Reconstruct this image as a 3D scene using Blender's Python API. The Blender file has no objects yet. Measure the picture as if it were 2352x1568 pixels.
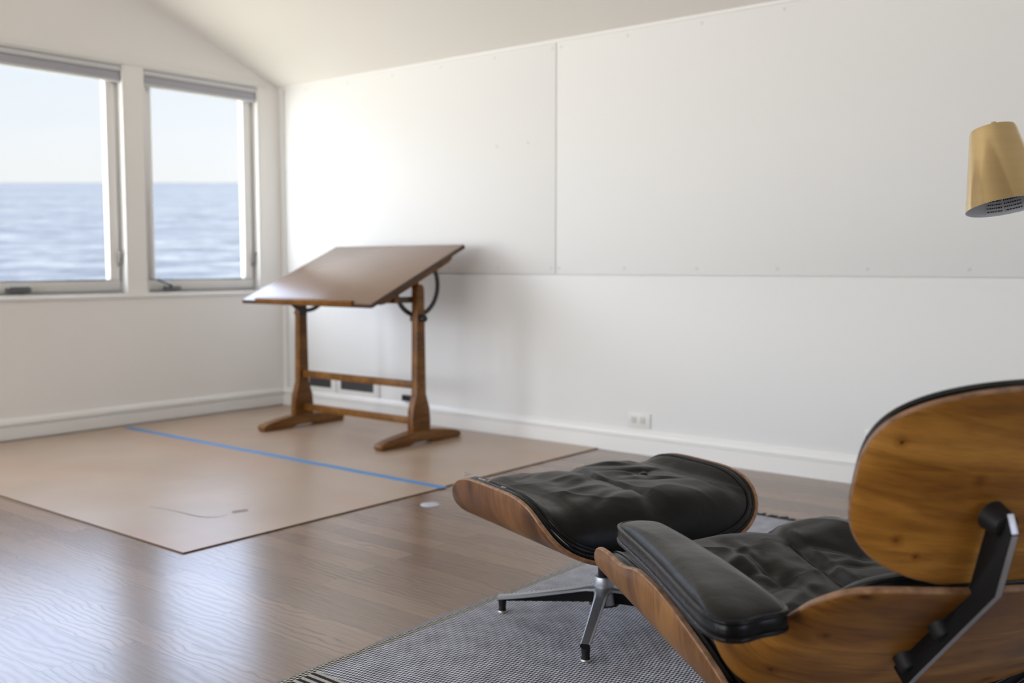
import bpy, bmesh, math, random
import numpy as np
from mathutils import Vector, Matrix, noise

D = bpy.data
SC = bpy.context.scene
COL = SC.collection
random.seed(7)

# ---------------------------------------------------------------- camera
CAM_H = 0.95
F_PX, PITCH, YAW = 2308.4, 0.0758, 0.6816
fwd = Vector((-math.sin(YAW)*math.cos(PITCH), math.cos(YAW)*math.cos(PITCH), -math.sin(PITCH)))
right = Vector((math.cos(YAW), math.sin(YAW), 0))
up = right.cross(fwd)
cam_data = D.cameras.new('camera')
cam = D.objects.new('camera', cam_data); COL.objects.link(cam)
cam.matrix_world = Matrix(((right.x, up.x, -fwd.x, 0), (right.y, up.y, -fwd.y, 0), (right.z, up.z, -fwd.z, CAM_H), (0, 0, 0, 1)))
cam_data.sensor_width = 36.0
cam_data.lens = F_PX/2352*36
cam_data.clip_start = 0.05; cam_data.clip_end = 20000
cam_data.dof.use_dof = True
cam_data.dof.focus_distance = 2.05
cam_data.dof.aperture_fstop = 3.2
SC.camera = cam

# ---------------------------------------------------------------- sky
SC.view_settings.view_transform = 'Standard'
SC.view_settings.look = 'None'
SC.view_settings.exposure = 0.0
SC.view_settings.gamma = 1.0
SC.view_settings.use_curve_mapping = False
LAND = 0.96
world = D.worlds.new('sky'); SC.world = world
world.use_nodes = True
nt = world.node_tree; nt.nodes.clear()
wo = nt.nodes.new('ShaderNodeOutputWorld'); bg = nt.nodes.new('ShaderNodeBackground')
tc = nt.nodes.new('ShaderNodeTexCoord'); sx = nt.nodes.new('ShaderNodeSeparateXYZ')
rmp = nt.nodes.new('ShaderNodeValToRGB'); mr = nt.nodes.new('ShaderNodeMapRange')
nt.links.new(tc.outputs['Generated'], sx.inputs[0])
nt.links.new(sx.outputs['Z'], mr.inputs['Value'])
mr.inputs['From Min'].default_value = -0.5; mr.inputs['From Max'].default_value = 0.5
nt.links.new(mr.outputs['Result'], rmp.inputs['Fac'])
# colour of the surroundings by height (sine of elevation): sunlit ground below, hazy horizon, bright high haze
SKY = [(-0.5, (1.7, 1.62, 1.22)), (-0.22, (1.5, 1.44, 1.12)), (-0.17, (0.70, 0.78, 0.92)), (0.0, (0.75, 0.82, 0.95)), (0.07, (1.02, 1.02, 1.02)), (0.12, (0.99, 1.03, 1.08)), (0.18, (0.94, 1.0, 1.09)),
       (0.25, (3.9, 4.8, 6.7)), (0.36, (4.6, 5.5, 7.4)), (0.5, (3.6, 4.2, 5.3))]
el = rmp.color_ramp.elements
el[0].position = 0; el[0].color = (*[c/10 for c in SKY[0][1]], 1)
el[1].position = 1; el[1].color = (*[c/10 for c in SKY[-1][1]], 1)
for pz, c in SKY[1:-1]:
    e = el.new(pz+0.5); e.color = (*[v/10 for v in c], 1)
# the sun stands behind the house: the landward side of the sky and ground is much brighter than the sea side
dp = nt.nodes.new('ShaderNodeVectorMath'); dp.operation = 'DOT_PRODUCT'; dp.inputs[1].default_value = (-0.02, -0.999, 0.04)
nt.links.new(tc.outputs['Generated'], dp.inputs[0])
m2 = nt.nodes.new('ShaderNodeMapRange'); m2.interpolation_type = 'SMOOTHSTEP'
m2.inputs['From Min'].default_value = 0.30; m2.inputs['From Max'].default_value = 0.85
nt.links.new(dp.outputs['Value'], m2.inputs['Value'])
# landward side: sunlit ground and bright haze
LANDSKY = [(-0.5, (11.6, 11.2, 10.2)), (-0.08, (10.6, 10.4, 10.0)), (0.0, (7.8, 8.0, 8.2)), (0.12, (7.8, 8.1, 8.5)), (0.22, (8.4, 8.9, 9.6)), (0.35, (9.2, 9.8, 10.8)), (0.5, (9.4, 10.0, 11.2))]
r2w = nt.nodes.new('ShaderNodeValToRGB'); e2 = r2w.color_ramp.elements
e2[0].position = 0; e2[0].color = (*[LAND*c/20 for c in LANDSKY[0][1]], 1)
e2[1].position = 1; e2[1].color = (*[LAND*c/20 for c in LANDSKY[-1][1]], 1)
for pz, c in LANDSKY[1:-1]:
    e = e2.new(pz+0.5); e.color = (*[LAND*v/20 for v in c], 1)
nt.links.new(mr.outputs['Result'], r2w.inputs['Fac'])
half = nt.nodes.new('ShaderNodeMix'); half.data_type = 'RGBA'; half.blend_type = 'MULTIPLY'; half.inputs[0].default_value = 1; half.inputs[7].default_value = (0.5, 0.5, 0.5, 1)
nt.links.new(rmp.outputs['Color'], half.inputs[6])
mixw = nt.nodes.new('ShaderNodeMix'); mixw.data_type = 'RGBA'
nt.links.new(m2.outputs['Result'], mixw.inputs[0]); nt.links.new(half.outputs[2], mixw.inputs[6]); nt.links.new(r2w.outputs['Color'], mixw.inputs[7])
nt.links.new(mixw.outputs[2], bg.inputs['Color'])
bg.inputs['Strength'].default_value = 20.0
nt.links.new(bg.outputs[0], wo.inputs[0])

# room dimensions
XL, YB, XR, YF = -5.5, 4.309, 3.2, -3.6
EAVE, SLOPE, YRIDGE = 2.124, 0.395, 0.355
def ceil_z(y): return EAVE + (YB - max(y, 2*YRIDGE - y))*SLOPE

def portal(loc, rot, sx_, sy_):
    l = D.lights.new('daylight_portal', 'AREA'); l.shape = 'RECTANGLE'; l.size = sx_; l.size_y = sy_
    l.cycles.is_portal = True
    o = D.objects.new('daylight_portal', l); COL.objects.link(o); o.location = loc; o.rotation_euler = rot
WINDOWS_LEFT = [(1.76, 3.195, 0.775), (3.312, 4.145, 0.775), (-0.75, 1.35, 0.06), (-3.30, -1.10, 0.06)]     # (y from, y to, sill height); last two unseen, added to let in more light
for a, b, zs in WINDOWS_LEFT:
    portal((XL-0.12, (a+b)/2, (zs+2.118)/2), (0, math.radians(-90), 0), 2.118-zs, b-a)
REAR_OPEN = [(-5.1, -3.2), (-2.9, -0.8)]  # unseen openings behind the camera, added and sized for fill light
for a, b in REAR_OPEN:
    portal(((a+b)/2, YF-0.05, 1.40), (math.radians(90), 0, 0), b-a, 1.40)

# ---------------------------------------------------------------- materials
def new_mat(name):
    m = D.materials.new(name); m.use_nodes = True
    n = m.node_tree.nodes; n.clear()
    o = n.new('ShaderNodeOutputMaterial'); b = n.new('ShaderNodeBsdfPrincipled')
    m.node_tree.links.new(b.outputs[0], o.inputs[0])
    return m, n, m.node_tree.links, b
def plain(name, col, rough=0.5, metal=0.0, nscale=None, namp=0.0, bump=0.0, bscale=40, spec=0.5, coat=0):
    m, n, L, b = new_mat(name)
    b.inputs['Base Color'].default_value = (*col, 1)
    b.inputs['Roughness'].default_value = rough; b.inputs['Metallic'].default_value = metal
    b.inputs['Specular IOR Level'].default_value = spec
    b.inputs['Coat Weight'].default_value = coat
    t = n.new('ShaderNodeTexCoord')
    if nscale:
        k = n.new('ShaderNodeTexNoise'); k.inputs['Scale'].default_value = nscale; k.inputs['Detail'].default_value = 6
        L.new(t.outputs['Object'], k.inputs['Vector'])
        h = n.new('ShaderNodeMix'); h.data_type = 'RGBA'; h.blend_type = 'MIX'
        h.inputs[6].default_value = (*[c*(1-namp) for c in col], 1); h.inputs[7].default_value = (*[min(1, c*(1+namp)) for c in col], 1)
        L.new(k.outputs['Fac'], h.inputs[0]); L.new(h.outputs[2], b.inputs['Base Color'])
    if bump:
        k = n.new('ShaderNodeTexNoise'); k.inputs['Scale'].default_value = bscale; k.inputs['Detail'].default_value = 4
        L.new(t.outputs['Object'], k.inputs['Vector'])
        u = n.new('ShaderNodeBump'); u.inputs['Strength'].default_value = bump; u.inputs['Distance'].default_value = 0.002
        L.new(k.outputs['Fac'], u.inputs['Height']); L.new(u.outputs[0], b.inputs['Normal'])
    return m
def ramp(n, stops, interp='LINEAR'):
    r = n.new('ShaderNodeValToRGB'); r.color_ramp.interpolation = interp
    e = r.color_ramp.elements
    e[0].position, e[0].color = stops[0][0], (*stops[0][1], 1)
    e[1].position, e[1].color = stops[-1][0], (*stops[-1][1], 1)
    for p_, c in stops[1:-1]:
        x = e.new(p_); x.color = (*c, 1)
    return r
def mapping(n, L, src, scale, loc=(0, 0, 0), rot=(0, 0, 0)):
    m = n.new('ShaderNodeMapping'); m.inputs['Scale'].default_value = scale
    m.inputs['Location'].default_value = loc; m.inputs['Rotation'].default_value = rot
    L.new(src, m.inputs['Vector']); return m.outputs[0]
def mixc(n, L, fac, a, b, mode='MIX'):
    h = n.new('ShaderNodeMix'); h.data_type = 'RGBA'; h.blend_type = mode
    for sock, v in ((0, fac), (6, a), (7, b)):
        if isinstance(v, (int, float)): h.inputs[sock].default_value = v
        elif isinstance(v, tuple): h.inputs[sock].default_value = (*v, 1)
        else: L.new(v, h.inputs[sock])
    return h.outputs[2]

def ply_wood(name, dark, mid, light, rot=0.0, seed=0.0, rough=0.36, uv=True, band=True, across=0.085, off=0.0, knots=()):
    """veneer: long streaks, softer figure, a few knots; texture runs in metres over the sheet (UV)"""
    m, n, L, b = new_mat(name)
    t = n.new('ShaderNodeTexCoord')
    src = t.outputs['UV'] if uv else t.outputs['Object']
    v = mapping(n, L, src, (1, 1, 1), (seed, seed*0.7, 0), (0, 0, rot))
    big = n.new('ShaderNodeTexNoise'); big.inputs['Scale'].default_value = 1.0; big.inputs['Detail'].default_value = 3; big.inputs['Distortion'].default_value = 0.6
    L.new(mapping(n, L, v, (2.2, 9, 9)), big.inputs['Vector'])
    wave = n.new('ShaderNodeTexNoise'); wave.inputs['Scale'].default_value = 1.0; wave.inputs['Detail'].default_value = 5; wave.inputs['Distortion'].default_value = 1.6
    L.new(mapping(n, L, v, (5, 30, 30)), wave.inputs['Vector'])
    fine = n.new('ShaderNodeTexNoise'); fine.inputs['Scale'].default_value = 1.0; fine.inputs['Detail'].default_value = 4
    L.new(mapping(n, L, v, (26, 520, 520)), fine.inputs['Vector'])
    r1 = ramp(n, [(0.34, dark), (0.5, mid), (0.66, light)]); L.new(big.outputs['Fac'], r1.inputs[0])
    r2 = ramp(n, [(0.35, (0.62, 0.56, 0.50)), (0.55, (1, 1, 1)), (0.75, (1.12, 1.1, 1.05))]); L.new(wave.outputs['Fac'], r2.inputs[0])
    c = mixc(n, L, 0.8, r1.outputs[0], r2.outputs[0], 'MULTIPLY')
    r3 = ramp(n, [(0.36, (0.70, 0.64, 0.58)), (0.5, (1, 1, 1)), (0.7, (1.06, 1.05, 1.02))]); L.new(fine.outputs['Fac'], r3.inputs[0])
    c = mixc(n, L, 0.65, c, r3.outputs[0], 'MULTIPLY')
    if band:   # book-matched leaves of veneer: a tone step between neighbouring leaves
        wv = n.new('ShaderNodeTexNoise'); wv.inputs['Scale'].default_value = 6; wv.inputs['Detail'].default_value = 1; L.new(src, wv.inputs['Vector'])
        sep = n.new('ShaderNodeSeparateXYZ'); L.new(src, sep.inputs[0])
        w1 = n.new('ShaderNodeMath'); w1.operation = 'MULTIPLY_ADD'; w1.inputs[1].default_value = 0.012; w1.inputs[2].default_value = 20*across-off-0.006; L.new(wv.outputs['Fac'], w1.inputs[0])
        w2 = n.new('ShaderNodeMath'); w2.operation = 'ADD'; L.new(sep.outputs['Y'], w2.inputs[0]); L.new(w1.outputs[0], w2.inputs[1])
        d = n.new('ShaderNodeMath'); d.operation = 'DIVIDE'; d.inputs[1].default_value = across; L.new(w2.outputs[0], d.inputs[0])
        fl = n.new('ShaderNodeMath'); fl.operation = 'FLOOR'; L.new(d.outputs[0], fl.inputs[0])
        wn = n.new('ShaderNodeTexWhiteNoise'); wn.noise_dimensions = '1D'; L.new(fl.outputs[0], wn.inputs['W'])
        r4 = ramp(n, [(0, (0.80, 0.76, 0.72)), (1, (1.12, 1.10, 1.06))]); L.new(wn.outputs['Value'], r4.inputs[0])
        c = mixc(n, L, 1.0, c, r4.outputs[0], 'MULTIPLY')
    vo = n.new('ShaderNodeTexVoronoi'); vo.feature = 'F1'; vo.inputs['Scale'].default_value = 7.5
    L.new(mapping(n, L, v, (0.8, 1.3, 1), (seed*3, 0.31, 0)), vo.inputs['Vector'])
    r5 = ramp(n, [(0.030, (0.16, 0.10, 0.06)), (0.065, (0.62, 0.54, 0.48)), (0.13, (1, 1, 1))]); L.new(vo.outputs['Distance'], r5.inputs[0])
    c = mixc(n, L, 0.85, c, r5.outputs[0], 'MULTIPLY')
    for kx, ky, kr, kd in knots:      # named knots and dings at their own place on the veneer
        kn = n.new('ShaderNodeVectorMath'); kn.operation = 'DISTANCE'
        km = mapping(n, L, src, (1, 1.0, 0)); L.new(km, kn.inputs[0]); kn.inputs[1].default_value = (kx, ky, 0)
        kk = n.new('ShaderNodeTexNoise'); kk.inputs['Scale'].default_value = 90; L.new(src, kk.inputs['Vector'])
        ka = n.new('ShaderNodeMath'); ka.operation = 'MULTIPLY_ADD'; ka.inputs[1].default_value = kr*1.6; L.new(kk.outputs['Fac'], ka.inputs[0]); L.new(kn.outputs['Value'], ka.inputs[2])
        kq = n.new('ShaderNodeMath'); kq.operation = 'DIVIDE'; kq.inputs[1].default_value = kr*4; L.new(ka.outputs[0], kq.inputs[0])
        r6 = ramp(n, [(0.28, (kd, kd*0.8, kd*0.7)), (0.42, (0.70, 0.62, 0.54)), (0.85, (1, 1, 1))]); L.new(kq.outputs[0], r6.inputs[0])
        c = mixc(n, L, 1.0, c, r6.outputs[0], 'MULTIPLY')
    L.new(c, b.inputs['Base Color'])
    rr = n.new('ShaderNodeMapRange'); rr.inputs['To Min'].default_value = rough-0.07; rr.inputs['To Max'].default_value = rough+0.10
    L.new(wave.outputs['Fac'], rr.inputs['Value']); L.new(rr.outputs[0], b.inputs['Roughness'])
    u = n.new('ShaderNodeBump'); u.inputs['Strength'].default_value = 0.12; u.inputs['Distance'].default_value = 0.001
    L.new(fine.outputs['Fac'], u.inputs['Height']); L.new(u.outputs[0], b.inputs['Normal'])
    b.inputs['Specular IOR Level'].default_value = 0.28
    return m
def ply_edge():
    m, n, L, b = new_mat('plywood_edge')
    t = n.new('ShaderNodeTexCoord')
    k = n.new('ShaderNodeTexNoise'); k.inputs['Scale'].default_value = 60; L.new(t.outputs['Object'], k.inputs['Vector'])
    r = ramp(n, [(0.3, (0.20, 0.10, 0.048)), (0.7, (0.40, 0.22, 0.12))]); L.new(k.outputs['Fac'], r.inputs[0])
    L.new(r.outputs[0], b.inputs['Base Color']); b.inputs['Roughness'].default_value = 0.45
    return m
def leather(name, worn=0.0, base=(0.0048, 0.0047, 0.0046), rough=0.33):
    m, n, L, b = new_mat(name)
    t = n.new('ShaderNodeTexCoord')
    k = n.new('ShaderNodeTexNoise'); k.inputs['Scale'].default_value = 9; k.inputs['Detail'].default_value = 7
    L.new(t.outputs['Object'], k.inputs['Vector'])
    r = ramp(n, [(0.3, tuple(c*0.7 for c in base)), (0.7, tuple(c*1.5 for c in base))]); L.new(k.outputs['Fac'], r.inputs[0])
    c = r.outputs[0]
    if worn:
        w = n.new('ShaderNodeTexNoise'); w.inputs['Scale'].default_value = 30; w.inputs['Detail'].default_value = 8; w.inputs['Roughness'].default_value = 0.7
        L.new(mapping(n, L, t.outputs['Object'], (1, 1, 1), (3.1, 0.4, 1.7)), w.inputs['Vector'])
        rw = ramp(n, [(worn, (0, 0, 0)), (worn+0.03, (1, 1, 1))]); L.new(w.outputs['Fac'], rw.inputs[0])
        c = mixc(n, L, rw.outputs[0], c, (0.22, 0.085, 0.035))
    L.new(c, b.inputs['Base Color'])
    rr = n.new('ShaderNodeMapRange'); rr.inputs['To Min'].default_value = rough-0.06; rr.inputs['To Max'].default_value = rough+0.14
    L.new(k.outputs['Fac'], rr.inputs['Value']); L.new(rr.outputs[0], b.inputs['Roughness'])
    g = n.new('ShaderNodeTexVoronoi'); g.inputs['Scale'].default_value = 420; L.new(t.outputs['Object'], g.inputs['Vector'])
    u = n.new('ShaderNodeBump'); u.inputs['Strength'].default_value = 0.12; u.inputs['Distance'].default_value = 0.0006
    L.new(g.outputs['Distance'], u.inputs['Height'])
    u2 = n.new('ShaderNodeBump'); u2.inputs['Strength'].default_value = 0.25; u2.inputs['Distance'].default_value = 0.006
    k2 = n.new('ShaderNodeTexNoise'); k2.inputs['Scale'].default_value = 22; k2.inputs['Detail'].default_value = 3; L.new(t.outputs['Object'], k2.inputs['Vector'])
    L.new(k2.outputs['Fac'], u2.inputs['Height']); L.new(u.outputs[0], u2.inputs['Normal']); L.new(u2.outputs[0], b.inputs['Normal'])
    b.inputs['Specular IOR Level'].default_value = 0.21
    return m
def floor_mat():
    m, n, L, b = new_mat('oak_floor')
    t = n.new('ShaderNodeTexCoord'); src = t.outputs['Object']
    br = n.new('ShaderNodeTexBrick'); br.offset = 0.37; br.squash = 1
    br.inputs['Scale'].default_value = 1; br.inputs['Brick Width'].default_value = 1.15; br.inputs['Row Height'].default_value = 0.083
    br.inputs['Mortar Size'].default_value = 0.0009; br.inputs['Mortar Smooth'].default_value = 0.3; br.inputs['Bias'].default_value = 0
    br.inputs['Color1'].default_value = (0, 0, 0, 1); br.inputs['Color2'].default_value = (1, 1, 1, 1); br.inputs['Mortar'].default_value = (0.5, 0.5, 0.5, 1)
    L.new(src, br.inputs['Vector'])
    # shift the grain from strip to strip
    addv = n.new('ShaderNodeVectorMath'); addv.operation = 'ADD'
    mul = n.new('ShaderNodeVectorMath'); mul.operation = 'SCALE'; mul.inputs['Scale'].default_value = 7.3
    L.new(br.outputs['Color'], mul.inputs[0]); L.new(src, addv.inputs[0]); L.new(mul.outputs[0], addv.inputs[1])
    v = addv.outputs[0]
    fine = n.new('ShaderNodeTexNoise'); fine.inputs['Scale'].default_value = 1; fine.inputs['Detail'].default_value = 5
    L.new(mapping(n, L, v, (9, 210, 1)), fine.inputs['Vector'])
    cath = n.new('ShaderNodeTexWave'); cath.wave_type = 'BANDS'; cath.bands_direction = 'Y'; cath.wave_profile = 'SIN'
    cath.inputs['Scale'].default_value = 9; cath.inputs['Distortion'].default_value = 13; cath.inputs['Detail'].default_value = 2.5
    cath.inputs['Detail Scale'].default_value = 0.55; cath.inputs['Detail Roughness'].default_value = 0.5
    L.new(mapping(n, L, v, (1.0, 1.5, 1)), cath.inputs['Vector'])
    tone = ramp(n, [(0, (0.178, 0.108, 0.068)), (0.5, (0.218, 0.136, 0.088)), (1, (0.262, 0.166, 0.108))]); L.new(br.outputs['Color'], tone.inputs[0])
    rf = ramp(n, [(0.33, (0.80, 0.79, 0.78)), (0.52, (1, 1, 1)), (0.7, (1.1, 1.09, 1.07))]); L.new(fine.outputs['Fac'], rf.inputs[0])
    rc = ramp(n, [(0.0, (0.60, 0.57, 0.55)), (0.16, (0.97, 0.96, 0.95)), (1, (1.05, 1.05, 1.05))]); L.new(cath.outputs['Fac'], rc.inputs[0])
    c = mixc(n, L, 0.75, tone.outputs[0], rf.outputs[0], 'MULTIPLY')
    pm = n.new('ShaderNodeTexNoise'); pm.inputs['Scale'].default_value = 1; pm.inputs['Detail'].default_value = 1
    L.new(mapping(n, L, v, (1.3, 4.5, 1)), pm.inputs['Vector'])
    pr_ = ramp(n, [(0.46, (0.12, 0.12, 0.12)), (0.60, (0.95, 0.95, 0.95))]); L.new(pm.outputs['Fac'], pr_.inputs[0])
    c = mixc(n, L, pr_.outputs[0], c, mixc(n, L, 1.0, c, rc.outputs[0], 'MULTIPLY'))
    c = mixc(n, L, br.outputs['Fac'], c, (0.07, 0.045, 0.032))
    L.new(c, b.inputs['Base Color'])
    rr = n.new('ShaderNodeMapRange'); rr.inputs['To Min'].default_value = 0.26; rr.inputs['To Max'].default_value = 0.225
    L.new(cath.outputs['Fac'], rr.inputs['Value']); L.new(rr.outputs[0], b.inputs['Roughness'])
    u = n.new('ShaderNodeBump'); u.inputs['Strength'].default_value = 0.10; u.inputs['Distance'].default_value = 0.0004
    hh = mixc(n, L, 0.04, fine.outputs['Fac'], cath.outputs['Fac']); L.new(hh, u.inputs['Height']); L.new(u.outputs[0], b.inputs['Normal'])
    b.inputs['Specular IOR Level'].default_value = 0.68
    return m
def rug_mat():
    m, n, L, b = new_mat('woven_wool')
    t = n.new('ShaderNodeTexCoord'); src = t.outputs['Object']
    wob = n.new('ShaderNodeTexNoise'); wob.inputs['Scale'].default_value = 6; wob.inputs['Detail'].default_value = 2; L.new(src, wob.inputs['Vector'])
    sub = n.new('ShaderNodeVectorMath'); sub.operation = 'SUBTRACT'; sub.inputs[1].default_value = (0.5, 0.5, 0.5); L.new(wob.outputs['Color'], sub.inputs[0])
    scl = n.new('ShaderNodeVectorMath'); scl.operation = 'SCALE'; scl.inputs['Scale'].default_value = 0.016; L.new(sub.outputs[0], scl.inputs[0])
    ad = n.new('ShaderNodeVectorMath'); ad.operation = 'ADD'; L.new(src, ad.inputs[0]); L.new(scl.outputs[0], ad.inputs[1])
    def mth(op, a, v2=None, v3=None):
        q = n.new('ShaderNodeMath'); q.operation = op
        for i_, v_ in enumerate((a, v2, v3)):
            if v_ is None: continue
            if isinstance(v_, (int, float)): q.inputs[i_].default_value = v_
            else: L.new(v_, q.inputs[i_])
        return q.outputs[0]
    sp0 = n.new('ShaderNodeSeparateXYZ'); L.new(ad.outputs[0], sp0.inputs[0])
    tau = 2*math.pi
    # pale weft floats: an oblique lattice of short dashes over a dark warp
    wa = mth('COSINE', mth('MULTIPLY_ADD', sp0.outputs['Y'], tau*26.0, mth('MULTIPLY', sp0.outputs['X'], tau*114.8)))
    wb = mth('COSINE', mth('MULTIPLY_ADD', sp0.outputs['Y'], -tau*89.9, mth('MULTIPLY', sp0.outputs['X'], tau*19.5)))
    lat = mth('ADD', mth('MULTIPLY', wa, 0.50), mth('MULTIPLY', wb, 0.58))
    mrp = n.new('ShaderNodeMapRange'); mrp.interpolation_type = 'SMOOTHSTEP'; mrp.inputs['From Min'].default_value = -0.24; mrp.inputs['From Max'].default_value = 0.22
    L.new(lat, mrp.inputs['Value']); dash = mrp.outputs['Result']
    gap = mth('SUBTRACT', 1.0, dash)
    weave = mixc(n, L, dash, (0.085, 0.092, 0.125), (0.76, 0.76, 0.83))
    k = n.new('ShaderNodeTexNoise'); k.inputs['Scale'].default_value = 18; k.inputs['Detail'].default_value = 5; L.new(src, k.inputs['Vector'])
    rk = ramp(n, [(0.3, (0.78, 0.78, 0.78)), (0.7, (1.14, 1.14, 1.14))]); L.new(k.outputs['Fac'], rk.inputs[0])
    c = mixc(n, L, 1.0, weave, rk.outputs[0], 'MULTIPLY')
    sp = n.new('ShaderNodeSeparateXYZ'); L.new(src, sp.inputs[0])
    # striped end bands (object y < 1.475) and selvage ticks (object x near the left edge)
    def math2(op, a, v2=None, v3=None):
        q = n.new('ShaderNodeMath'); q.operation = op
        for i_, v_ in enumerate((a, v2, v3)):
            if v_ is None: continue
            if isinstance(v_, (int, float)): q.inputs[i_].default_value = v_
            else: L.new(v_, q.inputs[i_])
        return q.outputs[0]
    end = math2('LESS_THAN', sp.outputs['Y'], 0.105)
    st = math2('FRACT', math2('DIVIDE', sp.outputs['Y'], 0.021))
    st = math2('LESS_THAN', st, 0.5)
    stripes = mixc(n, L, st, (0.55, 0.52, 0.46), (0.03, 0.032, 0.04))
    c = mixc(n, L, end, c, stripes)
    sel = math2('LESS_THAN', sp.outputs['X'], 0.030)
    c2 = mixc(n, L, gap, (0.58, 0.56, 0.48), (0.045, 0.036, 0.022))
    c = mixc(n, L, sel, c, c2)
    bind = math2('LESS_THAN', sp.outputs['X'], 0.010)
    c = mixc(n, L, bind, c, (0.33, 0.33, 0.36))
    L.new(c, b.inputs['Base Color']); b.inputs['Roughness'].default_value = 0.95; b.inputs['Specular IOR Level'].default_value = 0.15
    u = n.new('ShaderNodeBump'); u.invert = True; u.inputs['Strength'].default_value = 0.8; u.inputs['Distance'].default_value = 0.0025
    L.new(gap, u.inputs['Height']); L.new(u.outputs[0], b.inputs['Normal'])
    return m
def board_mat():
    m, n, L, b = new_mat('hardboard')
    t = n.new('ShaderNodeTexCoord'); src = t.outputs['Object']
    k = n.new('ShaderNodeTexNoise'); k.inputs['Scale'].default_value = 2.2; k.inputs['Detail'].default_value = 6; k.inputs['Roughness'].default_value = 0.6; L.new(src, k.inputs['Vector'])
    r = ramp(n, [(0.35, (0.390, 0.285, 0.205)), (0.55, (0.425, 0.318, 0.235)), (0.7, (0.460, 0.350, 0.262))]); L.new(k.outputs['Fac'], r.inputs[0])
    kb = n.new('ShaderNodeTexNoise'); kb.inputs['Scale'].default_value = 1.1; kb.inputs['Detail'].default_value = 3; kb.inputs['Distortion'].default_value = 0.8; L.new(mapping(n, L, src, (0.6, 1.6, 1), (3.3, 1.2, 0)), kb.inputs['Vector'])
    rb_ = ramp(n, [(0.50, (1, 1, 1)), (0.62, (1.03, 0.90, 0.84)), (0.70, (1, 1, 1))]); L.new(kb.outputs['Fac'], rb_.inputs[0])
    L.new(mixc(n, L, 0.8, r.outputs[0], rb_.outputs[0], 'MULTIPLY'), b.inputs['Base Color'])
    rr = n.new('ShaderNodeMapRange'); rr.inputs['To Min'].default_value = 0.30; rr.inputs['To Max'].default_value = 0.38
    L.new(k.outputs['Fac'], rr.inputs['Value']); L.new(rr.outputs[0], b.inputs['Roughness'])
    return m
def sea_mat():
    m, n, L, b = new_mat('sea_water')
    t = n.new('ShaderNodeTexCoord'); src = t.outputs['UV']
    k = n.new('ShaderNodeTexNoise'); k.inputs['Scale'].default_value = 0.16; k.inputs['Detail'].default_value = 8; k.inputs['Roughness'].default_value = 0.66
    L.new(mapping(n, L, src, (0.55, 1, 1)), k.inputs['Vector'])
    k2 = n.new('ShaderNodeTexNoise'); k2.inputs['Scale'].default_value = 0.012; k2.inputs['Detail'].default_value = 4; L.new(mapping(n, L, src, (0.4, 1, 1)), k2.inputs['Vector'])
    r = ramp(n, [(0.40, (0.112, 0.113, 0.120)), (0.52, (0.158, 0.156, 0.154)), (0.62, (0.215, 0.208, 0.194))]); L.new(k.outputs['Fac'], r.inputs[0])
    k3 = n.new('ShaderNodeTexNoise'); k3.inputs['Scale'].default_value = 0.55; k3.inputs['Detail'].default_value = 5; k3.inputs['Roughness'].default_value = 0.7
    L.new(mapping(n, L, src, (0.45, 1, 1)), k3.inputs['Vector'])
    r3 = ramp(n, [(0.40, (0.72, 0.74, 0.78)), (0.60, (1.25, 1.24, 1.20))]); L.new(k3.outputs['Fac'], r3.inputs[0])
    r2 = ramp(n, [(0.35, (0.86, 0.88, 0.93)), (0.65, (1.08, 1.08, 1.06))]); L.new(k2.outputs['Fac'], r2.inputs[0])
    c = mixc(n, L, 1.0, r.outputs[0], r2.outputs[0], 'MULTIPLY')
    c = mixc(n, L, 0.8, c, r3.outputs[0], 'MULTIPLY')
    L.new(c, b.inputs['Base Color']); b.inputs['Roughness'].default_value = 0.8; b.inputs['Specular IOR Level'].default_value = 0.0
    return m
def glass_mat():
    m = D.materials.new('window_glass'); m.use_nodes = True
    n = m.node_tree.nodes; L = m.node_tree.links; n.clear()
    o = n.new('ShaderNodeOutputMaterial'); mx = n.new('ShaderNodeMixShader'); tr = n.new('ShaderNodeBsdfTransparent'); gl = n.new('ShaderNodeBsdfGlossy')
    gl.inputs['Roughness'].default_value = 0.01; mx.inputs[0].default_value = 0.04
    tr.inputs['Color'].default_value = (0.96, 0.97, 0.97, 1)
    L.new(tr.outputs[0], mx.inputs[1]); L.new(gl.outputs[0], mx.inputs[2]); L.new(mx.outputs[0], o.inputs[0])
    return m

M = {}
M['wall'] = plain('white_wall_paint', (0.87, 0.855, 0.835), 0.6, nscale=1.5, namp=0.012, bump=0.1, bscale=120)
M['panel'] = plain('white_panel_paint', (0.80, 0.80, 0.795), 0.5, nscale=1.2, namp=0.012, bump=0.1, bscale=160)
M['ceiling'] = plain('white_ceiling_paint', (0.82, 0.80, 0.76), 0.65, nscale=1.5, namp=0.01)
M['trim'] = plain('white_trim_paint', (0.84, 0.83, 0.815), 0.35, bump=0.05, bscale=90)
M['seam'] = plain('panel_seam_shadow_filler', (0.30, 0.29, 0.28), 0.8)
M['screw'] = plain('painted_screw_head', (0.68, 0.68, 0.68), 0.5)
M['blind'] = plain('grey_blind_fabric', (0.50, 0.50, 0.56), 0.85, bump=0.2, bscale=300)
M['blindrail'] = plain('pale_blind_rail', (0.62, 0.63, 0.65), 0.45)
M['hardware'] = plain('grey_window_hardware', (0.20, 0.21, 0.22), 0.35, 0.7)
M['floor'] = floor_mat(); M['rug'] = rug_mat(); M['board'] = board_mat(); M['sea'] = sea_mat(); M['glass'] = glass_mat()
M['boardedge'] = plain('hardboard_cut_edge', (0.115, 0.062, 0.030), 0.8)
M['tape'] = plain('blue_masking_tape', (0.085, 0.245, 0.52), 0.55, nscale=14, namp=0.1)
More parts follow.
